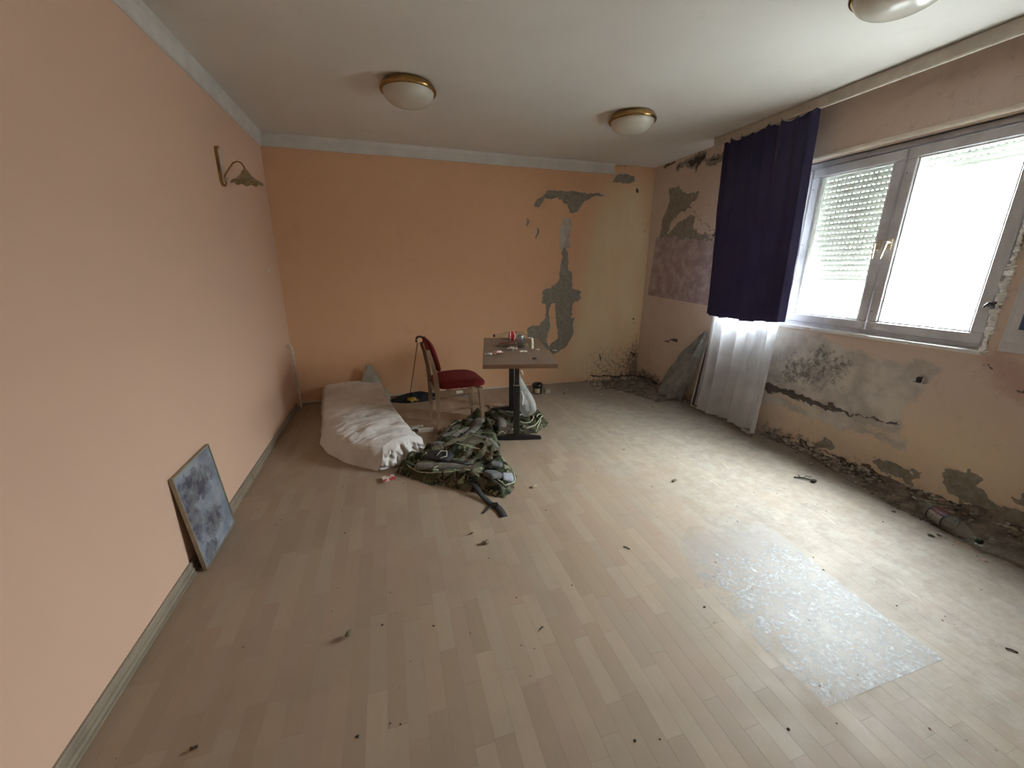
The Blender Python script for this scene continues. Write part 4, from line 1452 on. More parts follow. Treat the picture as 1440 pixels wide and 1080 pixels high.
UND = [(1.74, -1.0), (1.92, -0.92), (2.17, -0.92), (2.37, -0.90), (2.43, -1.03), (2.38, -1.27), (2.2, -1.47), (2.1, -1.44), (2.03, -1.40), (1.86, -1.41), (1.80, -1.3)]
o1 = (2.1, -1.2, 0)
und = empty('camouflage_bag', o1, 0, 'dark camouflage duffel bag collapsed under the small table', 'bag')
cloth_heap('bag_cloth', UND, .075, m_camo, 201, o1, und, fold=9)
hu = hfun(UND, .075, 201, fold=9)
on_heap([(1.90, -1.36), (1.93, -1.20), (1.88, -1.08)], .045, 'padding_roll', m_lining, und, hu, o1, .6)
on_heap([(2.20, -1.02), (2.28, -1.05), (2.33, -1.0)], .045, 'padding_roll', m_lining, und, hu, o1, .6)
for q in ([(2.36, -.95), (2.40, -1.08), (2.34, -1.22), (2.22, -1.38), (2.12, -1.42)], [(2.12, -1.16), (2.2, -1.12), (2.26, -1.2), (2.2, -1.3), (2.10, -1.28), (2.12, -1.16)],
          [(2.22, -1.42), (2.30, -1.3), (2.30, -1.2), (2.38, -1.1)]):
    on_heap(q, .006, 'piping', m_piping, und, hu, o1, 1, .006)

# black webbing and pads on the near end
m_web = plain('black_webbing', (.022, .022, .024), .7, var=.3, scale=80, bump=.4)
m_padg = plain('grey_foam_pad', (.12, .12, .12), .9, var=.2, scale=40, bump=.3)
o2 = (1.55, -2.35, 0)
har = empty('backpack_harness', o2, 0, 'black padded backpack harness with buckle strap trailing onto the floor', 'harness')


def strap(pts, w, th_, mat, name, parent, origin, sub=6, up=None):
    P = []
    pts = np.array(pts, float)
    t = np.linspace(0, 1, (len(pts) - 1) * sub + 1)
    xs, ys = smooth_path(t, pts[:, :2]); zs, _ = smooth_path(t, np.stack([pts[:, 2], pts[:, 2]], 1))
    mb = MB(); vs = []; fs = []
    for i in range(len(t)):
        a = max(i - 1, 0); b = min(i + 1, len(t) - 1)
        d = Vector((xs[b] - xs[a], ys[b] - ys[a], 0)); d.normalize()
        s = Vector((-d.y, d.x, 0)) * w / 2
        c_ = Vector((xs[i] - origin[0], ys[i] - origin[1], zs[i] - origin[2]))
        z = Vector((0, 0, th_ / 2))
        for q in (c_ - s - z, c_ + s - z, c_ + s + z, c_ - s + z): vs.append(q)
    for i in range(len(t) - 1):
        for k in range(4):
            k2 = (k + 1) % 4
            fs.append((i * 4 + k, (i + 1) * 4 + k, (i + 1) * 4 + k2, i * 4 + k2))
    fs += [(0, 1, 2, 3), tuple(4 * (len(t) - 1) + k for k in (3, 2, 1, 0))]
    mb.add(vs, fs)
    return mb.build(name, mat, parent, True)


crum = lambda nm, loc, rx_, ry_, h, mt, seed, par, rot=0: None
def pad_part(name, c_, sx, sy, sz, rz, mat, parent, origin, tilt=0):
    X = se_(np.cos(PH), .5) * se_(np.cos(TH_), .5); Y = se_(np.cos(PH), .5) * se_(np.sin(TH_), .5); Z = se_(np.sin(PH), .7)
    M = Matrix.Translation(Vector(c_) - Vector(origin)) @ Matrix.Rotation(rz, 4, 'Z') @ Matrix.Rotation(tilt, 4, 'Y')
    Xm = X * sx; Ym = Y * sy; Zm = Z * sz + .6 * sz * np.cos(X * 2) * 0
    m = np.array(M)
    Xo = m[0, 0] * Xm + m[0, 1] * Ym + m[0, 2] * Zm + m[0, 3]
    Yo = m[1, 0] * Xm + m[1, 1] * Ym + m[1, 2] * Zm + m[1, 3]
    Zo = m[2, 0] * Xm + m[2, 1] * Ym + m[2, 2] * Zm + m[2, 3]
    return grid_obj(name, Xo, Yo, Zo, mat, parent, closed_u=True)


pad_part('shoulder_pad', (1.60, -2.235, .085), .062, .05, .022, .5, m_padg, har, o2, .35)
pad_part('shoulder_pad', (1.645, -2.14, .10), .045, .035, .022, -.3, m_padg, har, o2, .2)
pad_part('back_panel', (1.53, -2.17, .06), .085, .05, .03, -.15, m_web, har, o2, .1)
pad_part('back_panel', (1.28, -1.86, .085), .10, .07, .028, -.5, m_web, har, o2, .0)
pad_part('grey_lining_patch', (1.70, -2.24, .055), .04, .06, .016, -.2, plain('pale_blue_grey_cloth', (.34, .35, .40), .8), har, o2, .3)
strap([(1.36, -1.96, .09), (1.46, -2.06, .095), (1.54, -2.12, .09), (1.60, -2.18, .11)], .035, .006, m_web, 'webbing', har, o2)
strap([(1.40, -2.14, .075), (1.46, -2.27, .05), (1.49, -2.36, .02), (1.53, -2.46, .006), (1.545, -2.48, .006)], .035, .005, m_web, 'webbing', har, o2)
strap([(1.548, -2.47, .008), (1.565, -2.53, .006), (1.57, -2.60, .005)], .045, .006, m_web, 'strap_end', har, o2)
strap([(1.46, -2.53, .005), (1.50, -2.50, .01), (1.54, -2.46, .02)], .012, .004, m_web, 'strap_tail', har, o2)
mb = MB(); mb.box((-.03, -.145, .008), (.018, -.115, .024), .004); mb.build('buckle', plain('black_buckle', (.015, .015, .015), .3), har)
pad_part('shoe_lace_loop', (1.30, -1.90, .105), .02, .012, .006, .2, plain('grey_white_lace', (.45, .45, .43), .7), har, o2)
mb = MB(); mb.tube([(1.26 - 1.55, -1.90 + 2.35, .115), (1.30 - 1.55, -1.86 + 2.35, .13), (1.34 - 1.55, -1.87 + 2.35, .125), (1.33 - 1.55, -1.93 + 2.35, .115), (1.28 - 1.55, -1.94 + 2.35, .11)], .004, 6)
mb.build('cord', plain('grey_white_lace', (.45, .45, .43), .7), har, True)

# ---- odds and ends on the floor
n = NT('red_white_card'); c = n.mix(n.ramp(n.noise(35, 2, n.obj()), .48, .53), (.70, .66, .60), (.50, .05, .06)); m_card = n.done(n.bsdf(c, .5))
root = empty('cigarette_packet', (.915, -1.945, 0), .2, 'white packet with a red print on the floor in front of the mattress', 'packet')
mb = MB(); mb.box((-.042, -.025, .001), (.042, .025, .020), .002); mb.build('packet_body', m_card, root)
mb = MB(); mb.box((-.041, -.055, .018), (.0, -.024, .020), .0008); mb.build('open_flap', m_card, root)

m_blackcloth = plain('black_cloth', (.012, .012, .016), .9, var=.3, scale=20, bump=.4)
crumple('black_jacket', (1.24, -.17, 0), .28, .13, .085, m_blackcloth, 33, 'black garment crumpled on the floor along the back wall behind the chair', 'jacket', (0, 0), .45, power=.3)
scrap('snack_bag', (1.185, -.31, .02), .045, .055, .045, (.50, .33, .05), 41, 'yellow snack packet lying on the black garment by the wall', 'packet', .3)
root = empty('plastic_cup', (1.60, -.155, 0), 0, 'pinkish clear plastic cup standing on the floor behind the chair', 'cup')
mb = MB(); mb.lathe([(.001, .002), (.025, .002), (.036, .095), (.038, .096), (.037, .098)], 24)
mb.build('cup_body', clear_plastic('pinkish_cup_plastic', (.80, .62, .52), .3, .06), root, True)
mb = MB(); mb.lathe([(.036, .094), (.039, .096), (.036, .098)], 24); mb.build('cup_rim', plain('cup_rim_plastic', (.50, .36, .28), .4), root, True)
m_crinkle = clear_plastic('crinkled_clear_film', (.85, .88, .84), .45, .10)
crumple('crumpled_film', (1.76, -.16, 0), .09, .07, .085, m_crinkle, 61, 'crumpled clear plastic film on the floor under the chair seat', 'plastic film', (0, 0), .5)
scrap('dark_rag', (1.52, -.13, 0), .05, .03, .05, (.06, .03, .02), 43, 'small dark brown rag left of the plastic cup by the wall', 'rag')
mb = MB(); mb.box((-.07, -.018, 0), (.06, .018, .035), .004)
o = mb.build('wooden_block', plain('pale_block', (.56, .49, .42), .7, var=.15), loc=(1.25, -1.15, 0)); o.rotation_euler = (0, 0, -.12)
tag(o, 'pale wooden block on the floor between mattress and chair leg', 'block')
scrap('newspaper', (1.16, -1.08, .0), .07, .05, .035, (.52, .47, .41), 45, 'crumpled pale paper beside the mattress next to the wooden block', 'paper')
mb = MB(); mb.box((-.08, -.05, 0), (.08, .05, .014), .002)
o = mb.build('cardboard_sheet', plain('pinkish_cardboard', (.44, .34, .27), .8), loc=(2.03, -.66, 0)); o.rotation_euler = (0, 0, .1)
tag(o, 'flat pale cardboard piece on the floor behind the table', 'cardboard')

root = empty('black_bucket', (2.63, -.33, 0), 0, 'small black tub with a paper label on the floor by the back wall', 'tub')
mb = MB(); mb.lathe([(.001, 0), (.050, 0), (.056, .085), (.062, .09), (.063, .115), (.055, .122), (.05, .118), (.048, .09), (.001, .085)], 28)
mb.build('tub_body', plain('black_tub_plastic', (.012, .012, .013), .3), root, True)
mb = MB(); mb.lathe([(.0635, .092), (.066, .096), (.066, .104), (.0635, .108)], 28); mb.build('rim_ring', plain('black_rim_plastic', (.03, .03, .03), .2), root, True)
mb = MB()
vs = []; fs = []
for z in (.012, .07):
    for k in range(7):
        a = math.radians(-150 + 12 * k); r = .052 + .006 * z / .085 * 1.0 + .001
        vs.append((r * math.cos(a), r * math.sin(a), z))
fs = [(k, k + 1, 8 + k, 7 + k) for k in range(6)]
mb.add(vs, fs); mb.build('paper_label', plain('yellowed_label', (.50, .45, .28), .6), root)
mb = MB(); mb.box((-.03, -.02, 0), (.03, .02, .05), .003)
tag(mb.build('small_carton', plain('cream_carton', (.42, .38, .28), .7), loc=(2.745, -.36, 0)), 'small cream carton standing right of the black tub', 'carton')

# ---- floor scraps seen singly
def leafy(name, loc, s, col, seed, label, cat, rot=0, h=.02):
    return scrap(name, loc, s, s * .5, h, col, seed, label, cat, rot)


leafy('dried_leaf', (.755, -3.19, 0), .014, (.20, .15, .09), 71, 'curled dry leaf alone on the planks in the left foreground', 'leaf', .9, .025)
leafy('dried_leaf', (1.41, -2.80, 0), .020, (.22, .16, .10), 72, 'broken dry leaf on the planks in front of the strap end', 'leaf', .1, .02)
leafy('wood_chip', (1.86, -2.33, 0), .020, (.42, .34, .22), 73, 'pale wood chip on the floor right of the camouflage blanket', 'wood chip', .5, .01)
leafy('bottle_cap', (2.825, -2.54, 0), .018, (.20, .16, .12), 74, 'small dark brown chip in the middle of the bright floor', 'chip', .2, .018)
leafy('dirt_lump', (.335, -3.47, 0), .010, (.08, .055, .04), 75, 'small dark lump at the bottom left of the floor', 'crumb', .2, .010)
leafy('dirt_lump', (1.355, -2.70, 0), .008, (.09, .06, .04), 76, 'tiny brown lump behind the broken leaf near the strap', 'crumb', .2, .010)
leafy('plaster_chip', (4.0, -2.62, 0), .020, (.60, .57, .52), 77, 'white plaster chip on the floor near the damp wall, right of the lace curtain', 'plaster chip', 0, .012)
leafy('plaster_chip', (2.76, -2.00, 0), .012, (.28, .24, .19), 78, 'tiny grey plaster chip in the middle of the floor before the curtain', 'plaster chip', 0, .012)
root = empty('black_twig', (3.74, -2.79, 0), 0, 'black forked twig with a lump on the bright floor near the damp wall', 'twig')
mb = MB(); mb.tube([(-.06, .05, .006), (-.02, .015, .012), (.02, -.02, .008)], [.004, .006, .004], 6); mb.tube([(-.02, .015, .012), (.03, .03, .01), (.06, .01, .006)], .0025, 6); mb.tube([(-.03, .02, .01), (-.025, .05, .02)], .003, 5)
mb.build('stem', plain('black_twig_bark', (.03, .025, .02), .8), root)
mb = MB(); mb.lathe([(.001, -.010), (.012, -.007), (.016, 0), (.012, .007), (.001, .010)], 10, Matrix.Translation((.015, -.035, .011)) @ Matrix.Scale(1.5, 4, (1, 0, 0))); mb.build('lump', plain('black_twig_bark', (.03, .025, .02)), root, True)
for i, (x, y, a, L, lab) in enumerate([(2.12, -3.05, -.9, .018, 'short dark splinter on the planks in the middle foreground'), (3.23, -4.0, -.9, .016, 'thin dark splinter on the floor in the right foreground'), (1.51, -3.38, .5, .010, 'tiny dark splinter among the planks straight ahead')]):
    mb = MB(); mb.tube([(-L * math.cos(a), -L * math.sin(a), .003), (0, .002, .005), (L * math.cos(a), L * math.sin(a), .003)], .0028, 6)
    tag(mb.build('wood_splinter', plain('dark_splinter', (.06, .045, .035), .8), loc=(x, y, 0)), lab, 'splinter')

# ---- curtains
def curtain(name, y0t, y1t, y0b, y1b, zt, zb, x0, amp, nf_, mat, parent, seed, nzz=90, nyy=260, flare=0.0, scallop=0.0, hem=0.0, tears=0):
    t = np.linspace(0, 1, nyy); s = np.linspace(0, 1, nzz)
    Tt, Ss = np.meshgrid(t, s)          # s = 0 top, 1 bottom
    y = (y0t + (y1t - y0t) * Tt) * (1 - Ss) + (y0b + (y1b - y0b) * Tt) * Ss
    ph_ = 2 * PI * nf_ * (Tt + .05 * (fbm(Tt * 5, Ss * .8 + seed, seed, 3) - .5) * (1 + Ss))
    am = amp * (.55 + .9 * fbm(Tt * 7, Ss * .7 + 3, seed + 4, 2)) * (.8 + .5 * Ss)
    x = x0 + am * np.sin(ph_) + amp * .5 * np.sin(ph_ * .37 + 1 + Ss * 1.2) + .010 * (fbm(Tt * 10, Ss * 8, seed + 8, 3) - .5)
    y = y + am * .5 * np.cos(ph_ + .6)
    z = zt + (zb - zt) * Ss
    if scallop: z = z - scallop * (1 - Ss) ** 8 * np.abs(np.sin(Tt * PI * 9)) ** 1.0
    z = z + hem * (fbm(Tt * 4, 0 * Ss, seed + 30, 2) - .5) * Ss ** 3
    x = x - flare * Ss ** 3
    return x, y, z


m_purple = NT('purple_curtain_cloth')
n = m_purple
c = n.mix(n.ramp(n.noise(4, 3, n.pos()), .3, .7), (.036, .032, .088), (.048, .040, .10))
d1_ = n.bsdf(c, .75, n.bump(n.noise(14, 5, n.mapping(n.pos(), (1, 1, .5))), .25, .006), 0, .35, **{'Sheen Weight': .35, 'Sheen Roughness': .4, 'Sheen Tint': (.65, .5, .7)})
tl = n.n('ShaderNodeBsdfTranslucent'); tl.inputs[0].default_value = (.09, .06, .15, 1)
ms_ = n.n('ShaderNodeMixShader'); ms_.inputs[0].default_value = .14
n.t.links.new(d1_, ms_.inputs[1]); n.t.links.new(tl.outputs[0], ms_.inputs[2])
m_purple = n.done(ms_.outputs[0])

root = empty('purple_curtain', (4.07, -1.75, .98), 0, 'dark purple curtain hanging to sill height from the board above the window', 'curtain')
x, y, z = curtain('c', -1.255, -2.125, -1.30, -2.175, 2.548, 1.005, 4.035, .021, 7, None, None, 3, scallop=.035, hem=.05, flare=.012)
ztop = np.interp(y[0], [-2.13, -1.25], [2.525, 2.55])
fold_ = grid_obj('curtain_cloth', x - 4.07, y + 1.75, z - .98, m_purple, root)
sm = fold_.modifiers.new('thick', 'SOLIDIFY'); sm.thickness = .0015
mb = MB()
for k in range(10):
    yy = -1.27 - .093 * k
    mb.tube([(-.005, yy + 1.75, 2.535 - .98), (-.006, yy + 1.75, 2.575 - .98)], .003, 6)
mb.build('curtain_hooks', plain('white_hook_plastic', (.7, .7, .66), .5), root)['kind'] = 'stuff'

m_lace = fabric_translucent('white_sheer_curtain', (.93, .94, .97), .6, .03)
root = empty('sheer_curtain', (4.10, -1.75, 0), 0, 'long white sheer curtain reaching the floor beneath the purple curtain', 'curtain')
x, y, z = curtain('l', -1.30, -2.08, -1.33, -2.10, 2.545, .045, 4.120, .026, 6, None, None, 13, nzz=120, nyy=240, flare=.095, hem=.06)
grid_obj('curtain_cloth', x - 4.10, y + 1.75, z, m_lace, root)
x, y, z = curtain('l', -1.80, -1.98, -1.77, -1.98, .98, .030, 4.085, .012, 1.4, None, None, 23, nzz=90, nyy=60, flare=.05, hem=.03)
x = x - .02 * np.exp(-((z - .62) / .10) ** 2); z = z + .02 * np.sin(y * 60) * np.exp(-((z - .6) / .08) ** 2)
grid_obj('overlapping_panel', x - 4.10, y + 1.75, z, m_lace, root)

# ---- board and plastic sheet leaning by the corner of the curtain
m_whitewood = plain('white_painted_wood', (.66, .64, .62), .5)
Mb = Matrix.Rotation(math.radians(8), 4, 'Y')
root = empty('leaning_board', (4.078, -1.52, 0), 0, 'dark purple board with a white frame leaning behind the sheer curtain', 'board')
mb = MB()
for a, b in [((0, .0, 0), (.02, .012, .70)), ((0, .288, 0), (.02, .30, .70)), ((0, .012, .688), (.02, .288, .70)), ((0, .012, 0), (.02, .288, .012))]:
    mb.box(a, b, .002, Mb)
mb.build('frame', m_whitewood, root)
mb = MB(); mb.box((.006, .012, .012), (.014, .288, .688), 0, Mb); mb.build('panel', plain('dark_purple_board', (.10, .07, .10), .6), root)

m_film = NT('dusty_clear_sheet')
n = m_film
o_ = n.pos()
df = n.n('ShaderNodeBsdfPrincipled'); df.inputs['Base Color'].default_value = (.42, .43, .42, 1); df.inputs['Roughness'].default_value = .35
n.set(df.inputs['Normal'], n.bump(n.noise(14, 7, n.mapping(o_, (1, 1, .35)), .7, 1.2), 1.0, .04))
tr = n.n('ShaderNodeBsdfTransparent'); tr.inputs[0].default_value = (.85, .86, .84, 1)
m2 = n.n('ShaderNodeMixShader'); n.set(m2.inputs[0], n.ramp(n.noise(7, 5, o_), .35, .7, .12, .42))
n.t.links.new(df.outputs[0], m2.inputs[1]); n.t.links.new(tr.outputs[0], m2.inputs[2])
m_film = n.done(m2.outputs[0])
# draped from a nail: narrow at the top, wide at the floor
s = np.linspace(0, 1, 50); t = np.linspace(0, 1, 70)
T, S_ = np.meshgrid(t, s)
yl = np.interp(S_, [0, .12, .35, .7, 1], [-1.17, -1.09, -.95, -.80, -.66]); yr = np.interp(S_, [0, .2, 1], [-1.215, -1.21, -1.17]); yl = yl + .05 * (fbm(S_ * 6, S_ * 0, 77) - .5)
y = yl + (yr - yl) * T
z = .80 * (1 - S_) ** .95 + .02 * (fbm(T * 4, S_ * 3, 9) - .5) * (1 - S_)
x = W - .02 - .17 * S_ ** 1.2 - (.035 * np.sin(T * 17 + 3 * S_ + 2 * fbm(T * 3, S_ * 3, 2)) * (.3 + S_) + .10 * (fbm(T * 6, S_ * 3, 19, 4) - .5))
x = np.minimum(x, W - .012)
z = np.where(S_ > .97, .004, z)
grid_o = grid_obj('plastic_sheet', x - 4.15, y + 1.0, z, m_film, loc=(4.15, -1.0, 0))
tag(grid_o, 'dusty grey plastic sheet hanging on the wall left of the sheer curtain', 'plastic sheet')

# ---- white tube at the hem of the sheer curtain
root = empty('glass_jar', (4.02, -2.00, .0), 0, 'small glass vial lying on the floor at the hem of the sheer curtain', 'vial')
Mj = axis_matrix((0.02, .055, .018), (-.01, -.075, .018))
mb = MB(); mb.lathe([(.001, 0), (.014, 0), (.017, .004), (.017, .11), (.012, .118)], 16, Mj); mb.build('vial_body', plain('cloudy_glass', (.50, .49, .46), .15, var=.3), root, True)
mb = MB(); mb.lathe([(.013, .116), (.016, .118), (.016, .134), (.001, .135)], 16, Mj); mb.build('vial_cap', plain('grey_cap', (.36, .34, .32), .4), root, True)

# ---- bracket on the window wall
root = empty('pipe_bracket', (W, -3.00, .755), 0, 'small broken metal bracket sticking out of the wall below window', 'bracket')
mb = MB(); mb.box((-.055, -.05, -.012), (0.0, .01, -.008), .001); mb.box((-.057, -.052, -.012), (-.054, -.045, .028), .001)
mb.build('bracket_arm', plain('bright_cut_metal', (.60, .58, .55), .35, .8), root)
mb = MB(); mb.box((-.03, -.025, -.012), (.0, .0, .022), .004); mb.build('bracket_socket', plain('dark_rusty_metal', (.05, .04, .04), .8), root)

# ---- framed poster at the right edge
root = empty('wall_poster', (W, -3.30, 1.0), 0, 'white bordered wall poster with a blue print at the right edge of the picture', 'poster')
mb = MB(); mb.box((-.014, -.62, .0), (-.001, 0, .95), .003); mb.build('backing', plain('white_poster_board', (.60, .60, .62), .5, var=.05), root)
mb = MB(); mb.box((-.020, -.59, .055), (-.013, -.022, .92), .002); mb.build('mount', plain('white_poster_mount', (.64, .64, .66), .5, var=.05), root)
n = NT('blue_print'); c = n.mix(n.ramp(n.noise(5, 4, n.obj()), .35, .65), (.045, .085, .19), (.08, .15, .30)); m_bl = n.done(n.bsdf(c, .35))
mb = MB(); mb.box((-.0215, -.56, .125), (-.0195, -.052, .89)); mb.build('print', m_bl, root)

# ---- bottle and clear plastic in the right corner
m_dkband = plain('dark_green_border', (.02, .03, .025), .3)
n = NT('maroon_label')
sz = n.n('ShaderNodeSeparateXYZ'); n.set(sz.inputs[0], n.obj()); c = n.mix(n.ramp(sz.outputs[2], .074, .078), n.mix(n.ramp(n.noise(60, 3, n.obj()), .5, .6), (.34, .31, .27), (.20, .18, .16)), (.10, .018, .02)); m_mar = n.done(n.bsdf(c, .3))
bt = bottle((3.90, -3.60, .05), (4.035, -3.275, .05), .048, plain('dark_green_cap', (.02, .03, .02), .4), m_mar, 'clear plastic bottle with a dark label lying against the rubble by the damp wall', band=(.50, .74), bands=((.48, .51, m_dkband), (.73, .76, m_dkband)))
# boat-shaped clear tray
s = np.linspace(0, 1, 40); a = np.linspace(0, PI, 24)
A, S_ = np.meshgrid(a, s)
wd_ = .075 * np.sin(PI * np.clip(S_ * .93 + .05, 0, 1)) ** .75
cxx = 3.93 + .16 * S_; cyy = -3.52 - .36 * S_
nx_, ny_ = .91, .41
X = cxx + nx_ * wd_ * np.cos(A); Y = cyy + ny_ * wd_ * np.cos(A)
Z = .004 + .035 * np.sin(A) * np.sin(PI * np.clip(S_, 0, 1)) ** .6 + .006 * (fbm(S_ * 6, A * 2, 7) - .5) * np.sin(A)
Z = np.maximum(Z, .003)
tr_ = grid_obj('plastic_film', X - 4.0, Y + 3.65, Z, clear_plastic('cloudy_tray_plastic', (.80, .80, .76), .22, .10), loc=(4.0, -3.65, 0))
tag(tr_, 'pointed piece of clear plastic lying on the floor beyond the labelled bottle', 'plastic')

# ---- scuffed film stuck to the floor, window sheen painted into its white
n = NT('scuffed_film_painted_sheen')
p = n.pos()
a1 = n.noise(15, 9, p, .78, .8); a2 = n.noise(60, 6, p, .7); a3 = n.noise(5, 6, n.mapping(p, (1, .45, 1), (0, 0, .5)), .8, 2.5)
white = n.math('ADD', n.math('MULTIPLY', n.ramp(a1, .42, .66), .38), n.math('MULTIPLY', n.ramp(a3, .60, .66), .45), clamp=True)  # scuff marks, whitened further to stand for the window's reflection
white = n.math('ADD', white, n.math('MULTIPLY', n.ramp(a2, .5, .7), .14), clamp=True)
pb = n.n('ShaderNodeBsdfPrincipled')
n.set(pb.inputs['Base Color'], n.mix(n.ramp(a2, .4, .7), (.42, .42, .425), (.70, .71, .73)))
n.set(pb.inputs['Roughness'], n.ramp(a1, .3, .7, .36, .55))
n.set(pb.inputs['Normal'], n.bump(n.math('ADD', a2, a1), .25, .003))
trn = n.n('ShaderNodeBsdfTransparent')
se2 = n.n('ShaderNodeSeparateXYZ'); n.set(se2.inputs[0], p)
fade = n.ramp(n.math('ADD', se2.outputs[1], n.math('MULTIPLY', n.math('SUBTRACT', a1, .5), 1.2)), -2.85, -3.4)
fade2 = n.ramp(n.math('ADD', se2.outputs[0], n.math('MULTIPLY', n.math('SUBTRACT', a1, .5), .9)), 2.25, 2.5)
ff_ = n.math('MULTIPLY', n.math('ADD', n.math('MULTIPLY', white, 1.1), .30, clamp=True), n.math('MULTIPLY', fade, fade2))
m2 = n.n('ShaderNodeMixShader'); n.set(m2.inputs[0], ff_)
n.t.links.new(trn.outputs[0], m2.inputs[1]); n.t.links.new(pb.outputs[0], m2.inputs[2])
m_scuff_sheen = n.done(m2.outputs[0])
mb = MB()
outline = [(2.315, -3.945), (2.93, -3.947), (2.945, -3.60), (3.0, -3.25), (3.05, -2.95), (2.98, -2.80), (2.80, -2.86), (2.62, -2.95), (2.42, -3.1), (2.33, -3.3), (2.31, -3.6)]
k = len(outline)
mb.add([(x - 2.6, y + 3.5, .0010) for x, y in outline] + [(x - 2.6, y + 3.5, .0003) for x, y in outline], [tuple(range(k))] + [(i, k + i, k + (i + 1) % k, (i + 1) % k) for i in range(k)])
ff = mb.build('floor_film', m_scuff_sheen, loc=(2.6, -3.5, 0))
tag(ff, 'scuffed clear film with a painted whitish window sheen, stuck to the floor in the right foreground', 'floor film')

# ---- rubble: uncountable plaster crumbs along the damp wall and in the corner
def chips(name, n_, place, cols, size, label, seed):
    r = random.Random(seed)
    vs = []; fs = []; mats = []
    for i in range(n_):
        x, y, zb_ = place(r)
        s_ = size * r.uniform(.35, 1) ** 2 * 1.6
        pts = [Vector((r.uniform(-1, 1), r.uniform(-1, 1), r.uniform(-.4, .4))) * s_ for _ in range(5)]
        top_ = Vector((r.uniform(-.3, .3), r.uniform(-.3, .3), .5)) * s_
        a0 = r.random() * 6
        ring = []
        for k in range(5):
            a = a0 + k * 2 * PI / 5
            rd = s_ * r.uniform(.6, 1)
            ring.append(Vector((rd * math.cos(a), rd * math.sin(a), r.uniform(0, .25) * s_)))
        b = len(vs)
        base = Vector((x, y, zb_ + .001))
        for q in ring: vs.append(base + q)
        vs.append(base + top_ + Vector((0, 0, .05 * s_)))
        for k in range(5):
            fs.append((b + k, b + (k + 1) % 5, b + 5)); mats.append(i % len(cols))
        fs.append(tuple(b + k for k in range(4, -1, -1))); mats.append(i % len(cols))
    me = bpy.data.meshes.new(name); me.from_pydata(vs, [], fs)
    for c_ in cols: me.materials.append(c_)
    me.polygons.foreach_set('material_index', mats)
    me.update()
    o = link(bpy.data.objects.new(name, me)); tag(o, label, 'debris', kind='stuff')
    return o


m_c1 = plain('grey_plaster_chip', (.33, .30, .26), .95); m_c2 = plain('white_paint_chip', (.44, .40, .35), .8)
m_c3 = plain('dark_dirt_chip', (.06, .05, .04), .95); m_c4 = plain('peach_paint_chip', (.42, .29, .21), .9)


def heap_h(x, y):
    """low bank of dirt at the foot of the window wall"""
    w_ = .05 + .16 * float(sstep(-2.3, -3.4, y)) + .03 * float(vnoise(y * 5, 1, 3))
    d = (W - x) / max(w_, .01)
    h = (.035 + .05 * float(sstep(-2.6, -3.6, y))) * max(0, 1 - d) ** 1.3
    return max(0, h)


def pl_right(r):
    y = -2.05 - 2.3 * r.random()
    w_ = .06 + .22 * float(sstep(-2.3, -3.5, y))
    x = W - abs(r.gauss(0, w_ * .5))
    x = max(3.3, min(x, W - .012))
    return x, y, heap_h(x, y)


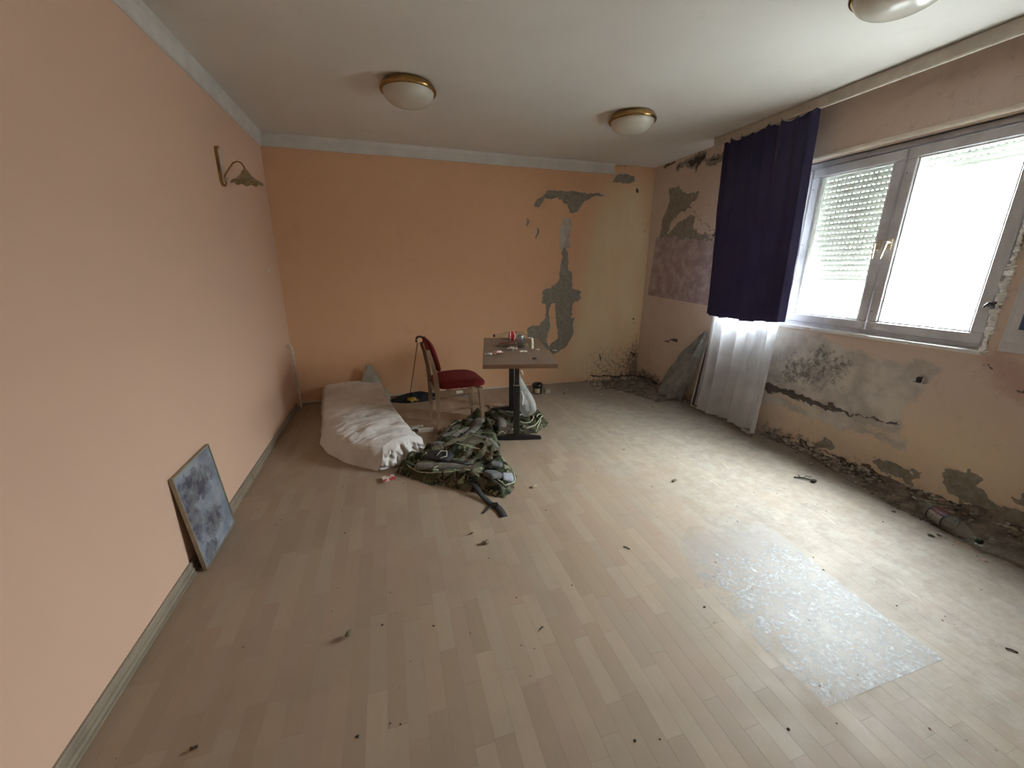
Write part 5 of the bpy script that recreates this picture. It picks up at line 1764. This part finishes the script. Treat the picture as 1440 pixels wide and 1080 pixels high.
# the dirt bank itself
ys_ = np.arange(-4.6, -2.05, .012); xs_ = np.arange(3.86, W + .001, .012)
X, Y = np.meshgrid(xs_, ys_)
w_ = .06 + .19 * sstep(-2.3, -3.4, Y) + .05 * fbm(Y * 5, Y * 0, 3)
dd = (W - X) / w_
Z = (.03 + .06 * sstep(-2.6, -3.6, Y)) * np.clip(1 - dd, 0, 1) ** 1.2
Z = Z * (.5 + 1.0 * fbm(X * 16, Y * 9, 5, 4)) + .010 * (fbm(X * 40, Y * 40, 15, 3) - .5) * (Z > .002)
nb = NT('plaster_dirt'); p = nb.pos()
c = nb.mix(nb.ramp(nb.noise(14, 7, p, .75), .35, .65), (.09, .075, .06), (.27, .22, .18)); c = nb.mix(nb.ramp(nb.noise(30, 6, p, .7), .6, .7), c, (.42, .37, .32))
m_dirt = nb.done(nb.bsdf(c, .95, nb.bump(nb.noise(40, 6, p, .7), .8, .01), 0, .2))
o = grid_obj('dirt_bank', X, Y, np.maximum(Z, .0012), m_dirt, keep=(dd < 1.02))
tag(o, 'bank of crumbled plaster and dirt along the foot of the damp window wall', 'debris', kind='stuff')
chips('plaster_rubble', 1500, pl_right, [m_c1, m_c3, m_c4, m_c3, m_c2, m_c1], .013, 'loose plaster crumbs strewn along the foot of the window wall', 3)


def pl_corner(r):
    x = W - .02 - abs(r.gauss(0, .38)); y = -.02 - abs(r.gauss(0, .36))
    x = max(2.4, x); y = max(-1.15, y)
    return x, y, 0.0


chips('corner_rubble', 1100, pl_corner, [m_c1, m_plb, m_c4, m_c1, m_c3, m_c2], .015, 'plaster flakes scattered over the floor in the back right corner', 5)
X, Y = np.meshgrid(np.arange(3.35, W, .015), np.arange(-1.1, -.01, .015))
q = sdf(X + .1 * (fbm(X * 6, Y * 6, 1) - .5), Y + .1 * (fbm(X * 6, Y * 6, 2) - .5), [(3.62, -.06), (3.50, -.30), (3.66, -.62), (3.78, -1.02), (4.12, -1.02), (4.18, -.5), (4.19, -.04)])
Z = .018 * sstep(0, .10, q) * (.2 + 1.3 * fbm(X * 14, Y * 14, 8, 4))
o = grid_obj('corner_dirt', X, Y, np.maximum(Z, .0012), m_dirt, keep=(q > 0))
tag(o, 'thin layer of crumbled plaster covering the floor in the back right corner', 'debris', kind='stuff')


def pl_all(r):
    return (r.uniform(.1, 4.0), r.uniform(-4.1, -.2), 0.0)


chips('floor_crumbs', 330, pl_all, [m_c3, m_c3, m_c4], .0048, 'dark crumbs sprinkled over the laminate floor', 9)


def pl_right2(r):
    return (2.0 + 2.1 * r.random() ** .7, -4.0 + 2.6 * r.random(), 0.0)


chips('grit', 420, pl_right2, [m_c3, m_c2, m_c1], .0026, 'fine grit on the dusty half of the floor below the window', 12)
# flat peeled paint flakes near the back edge
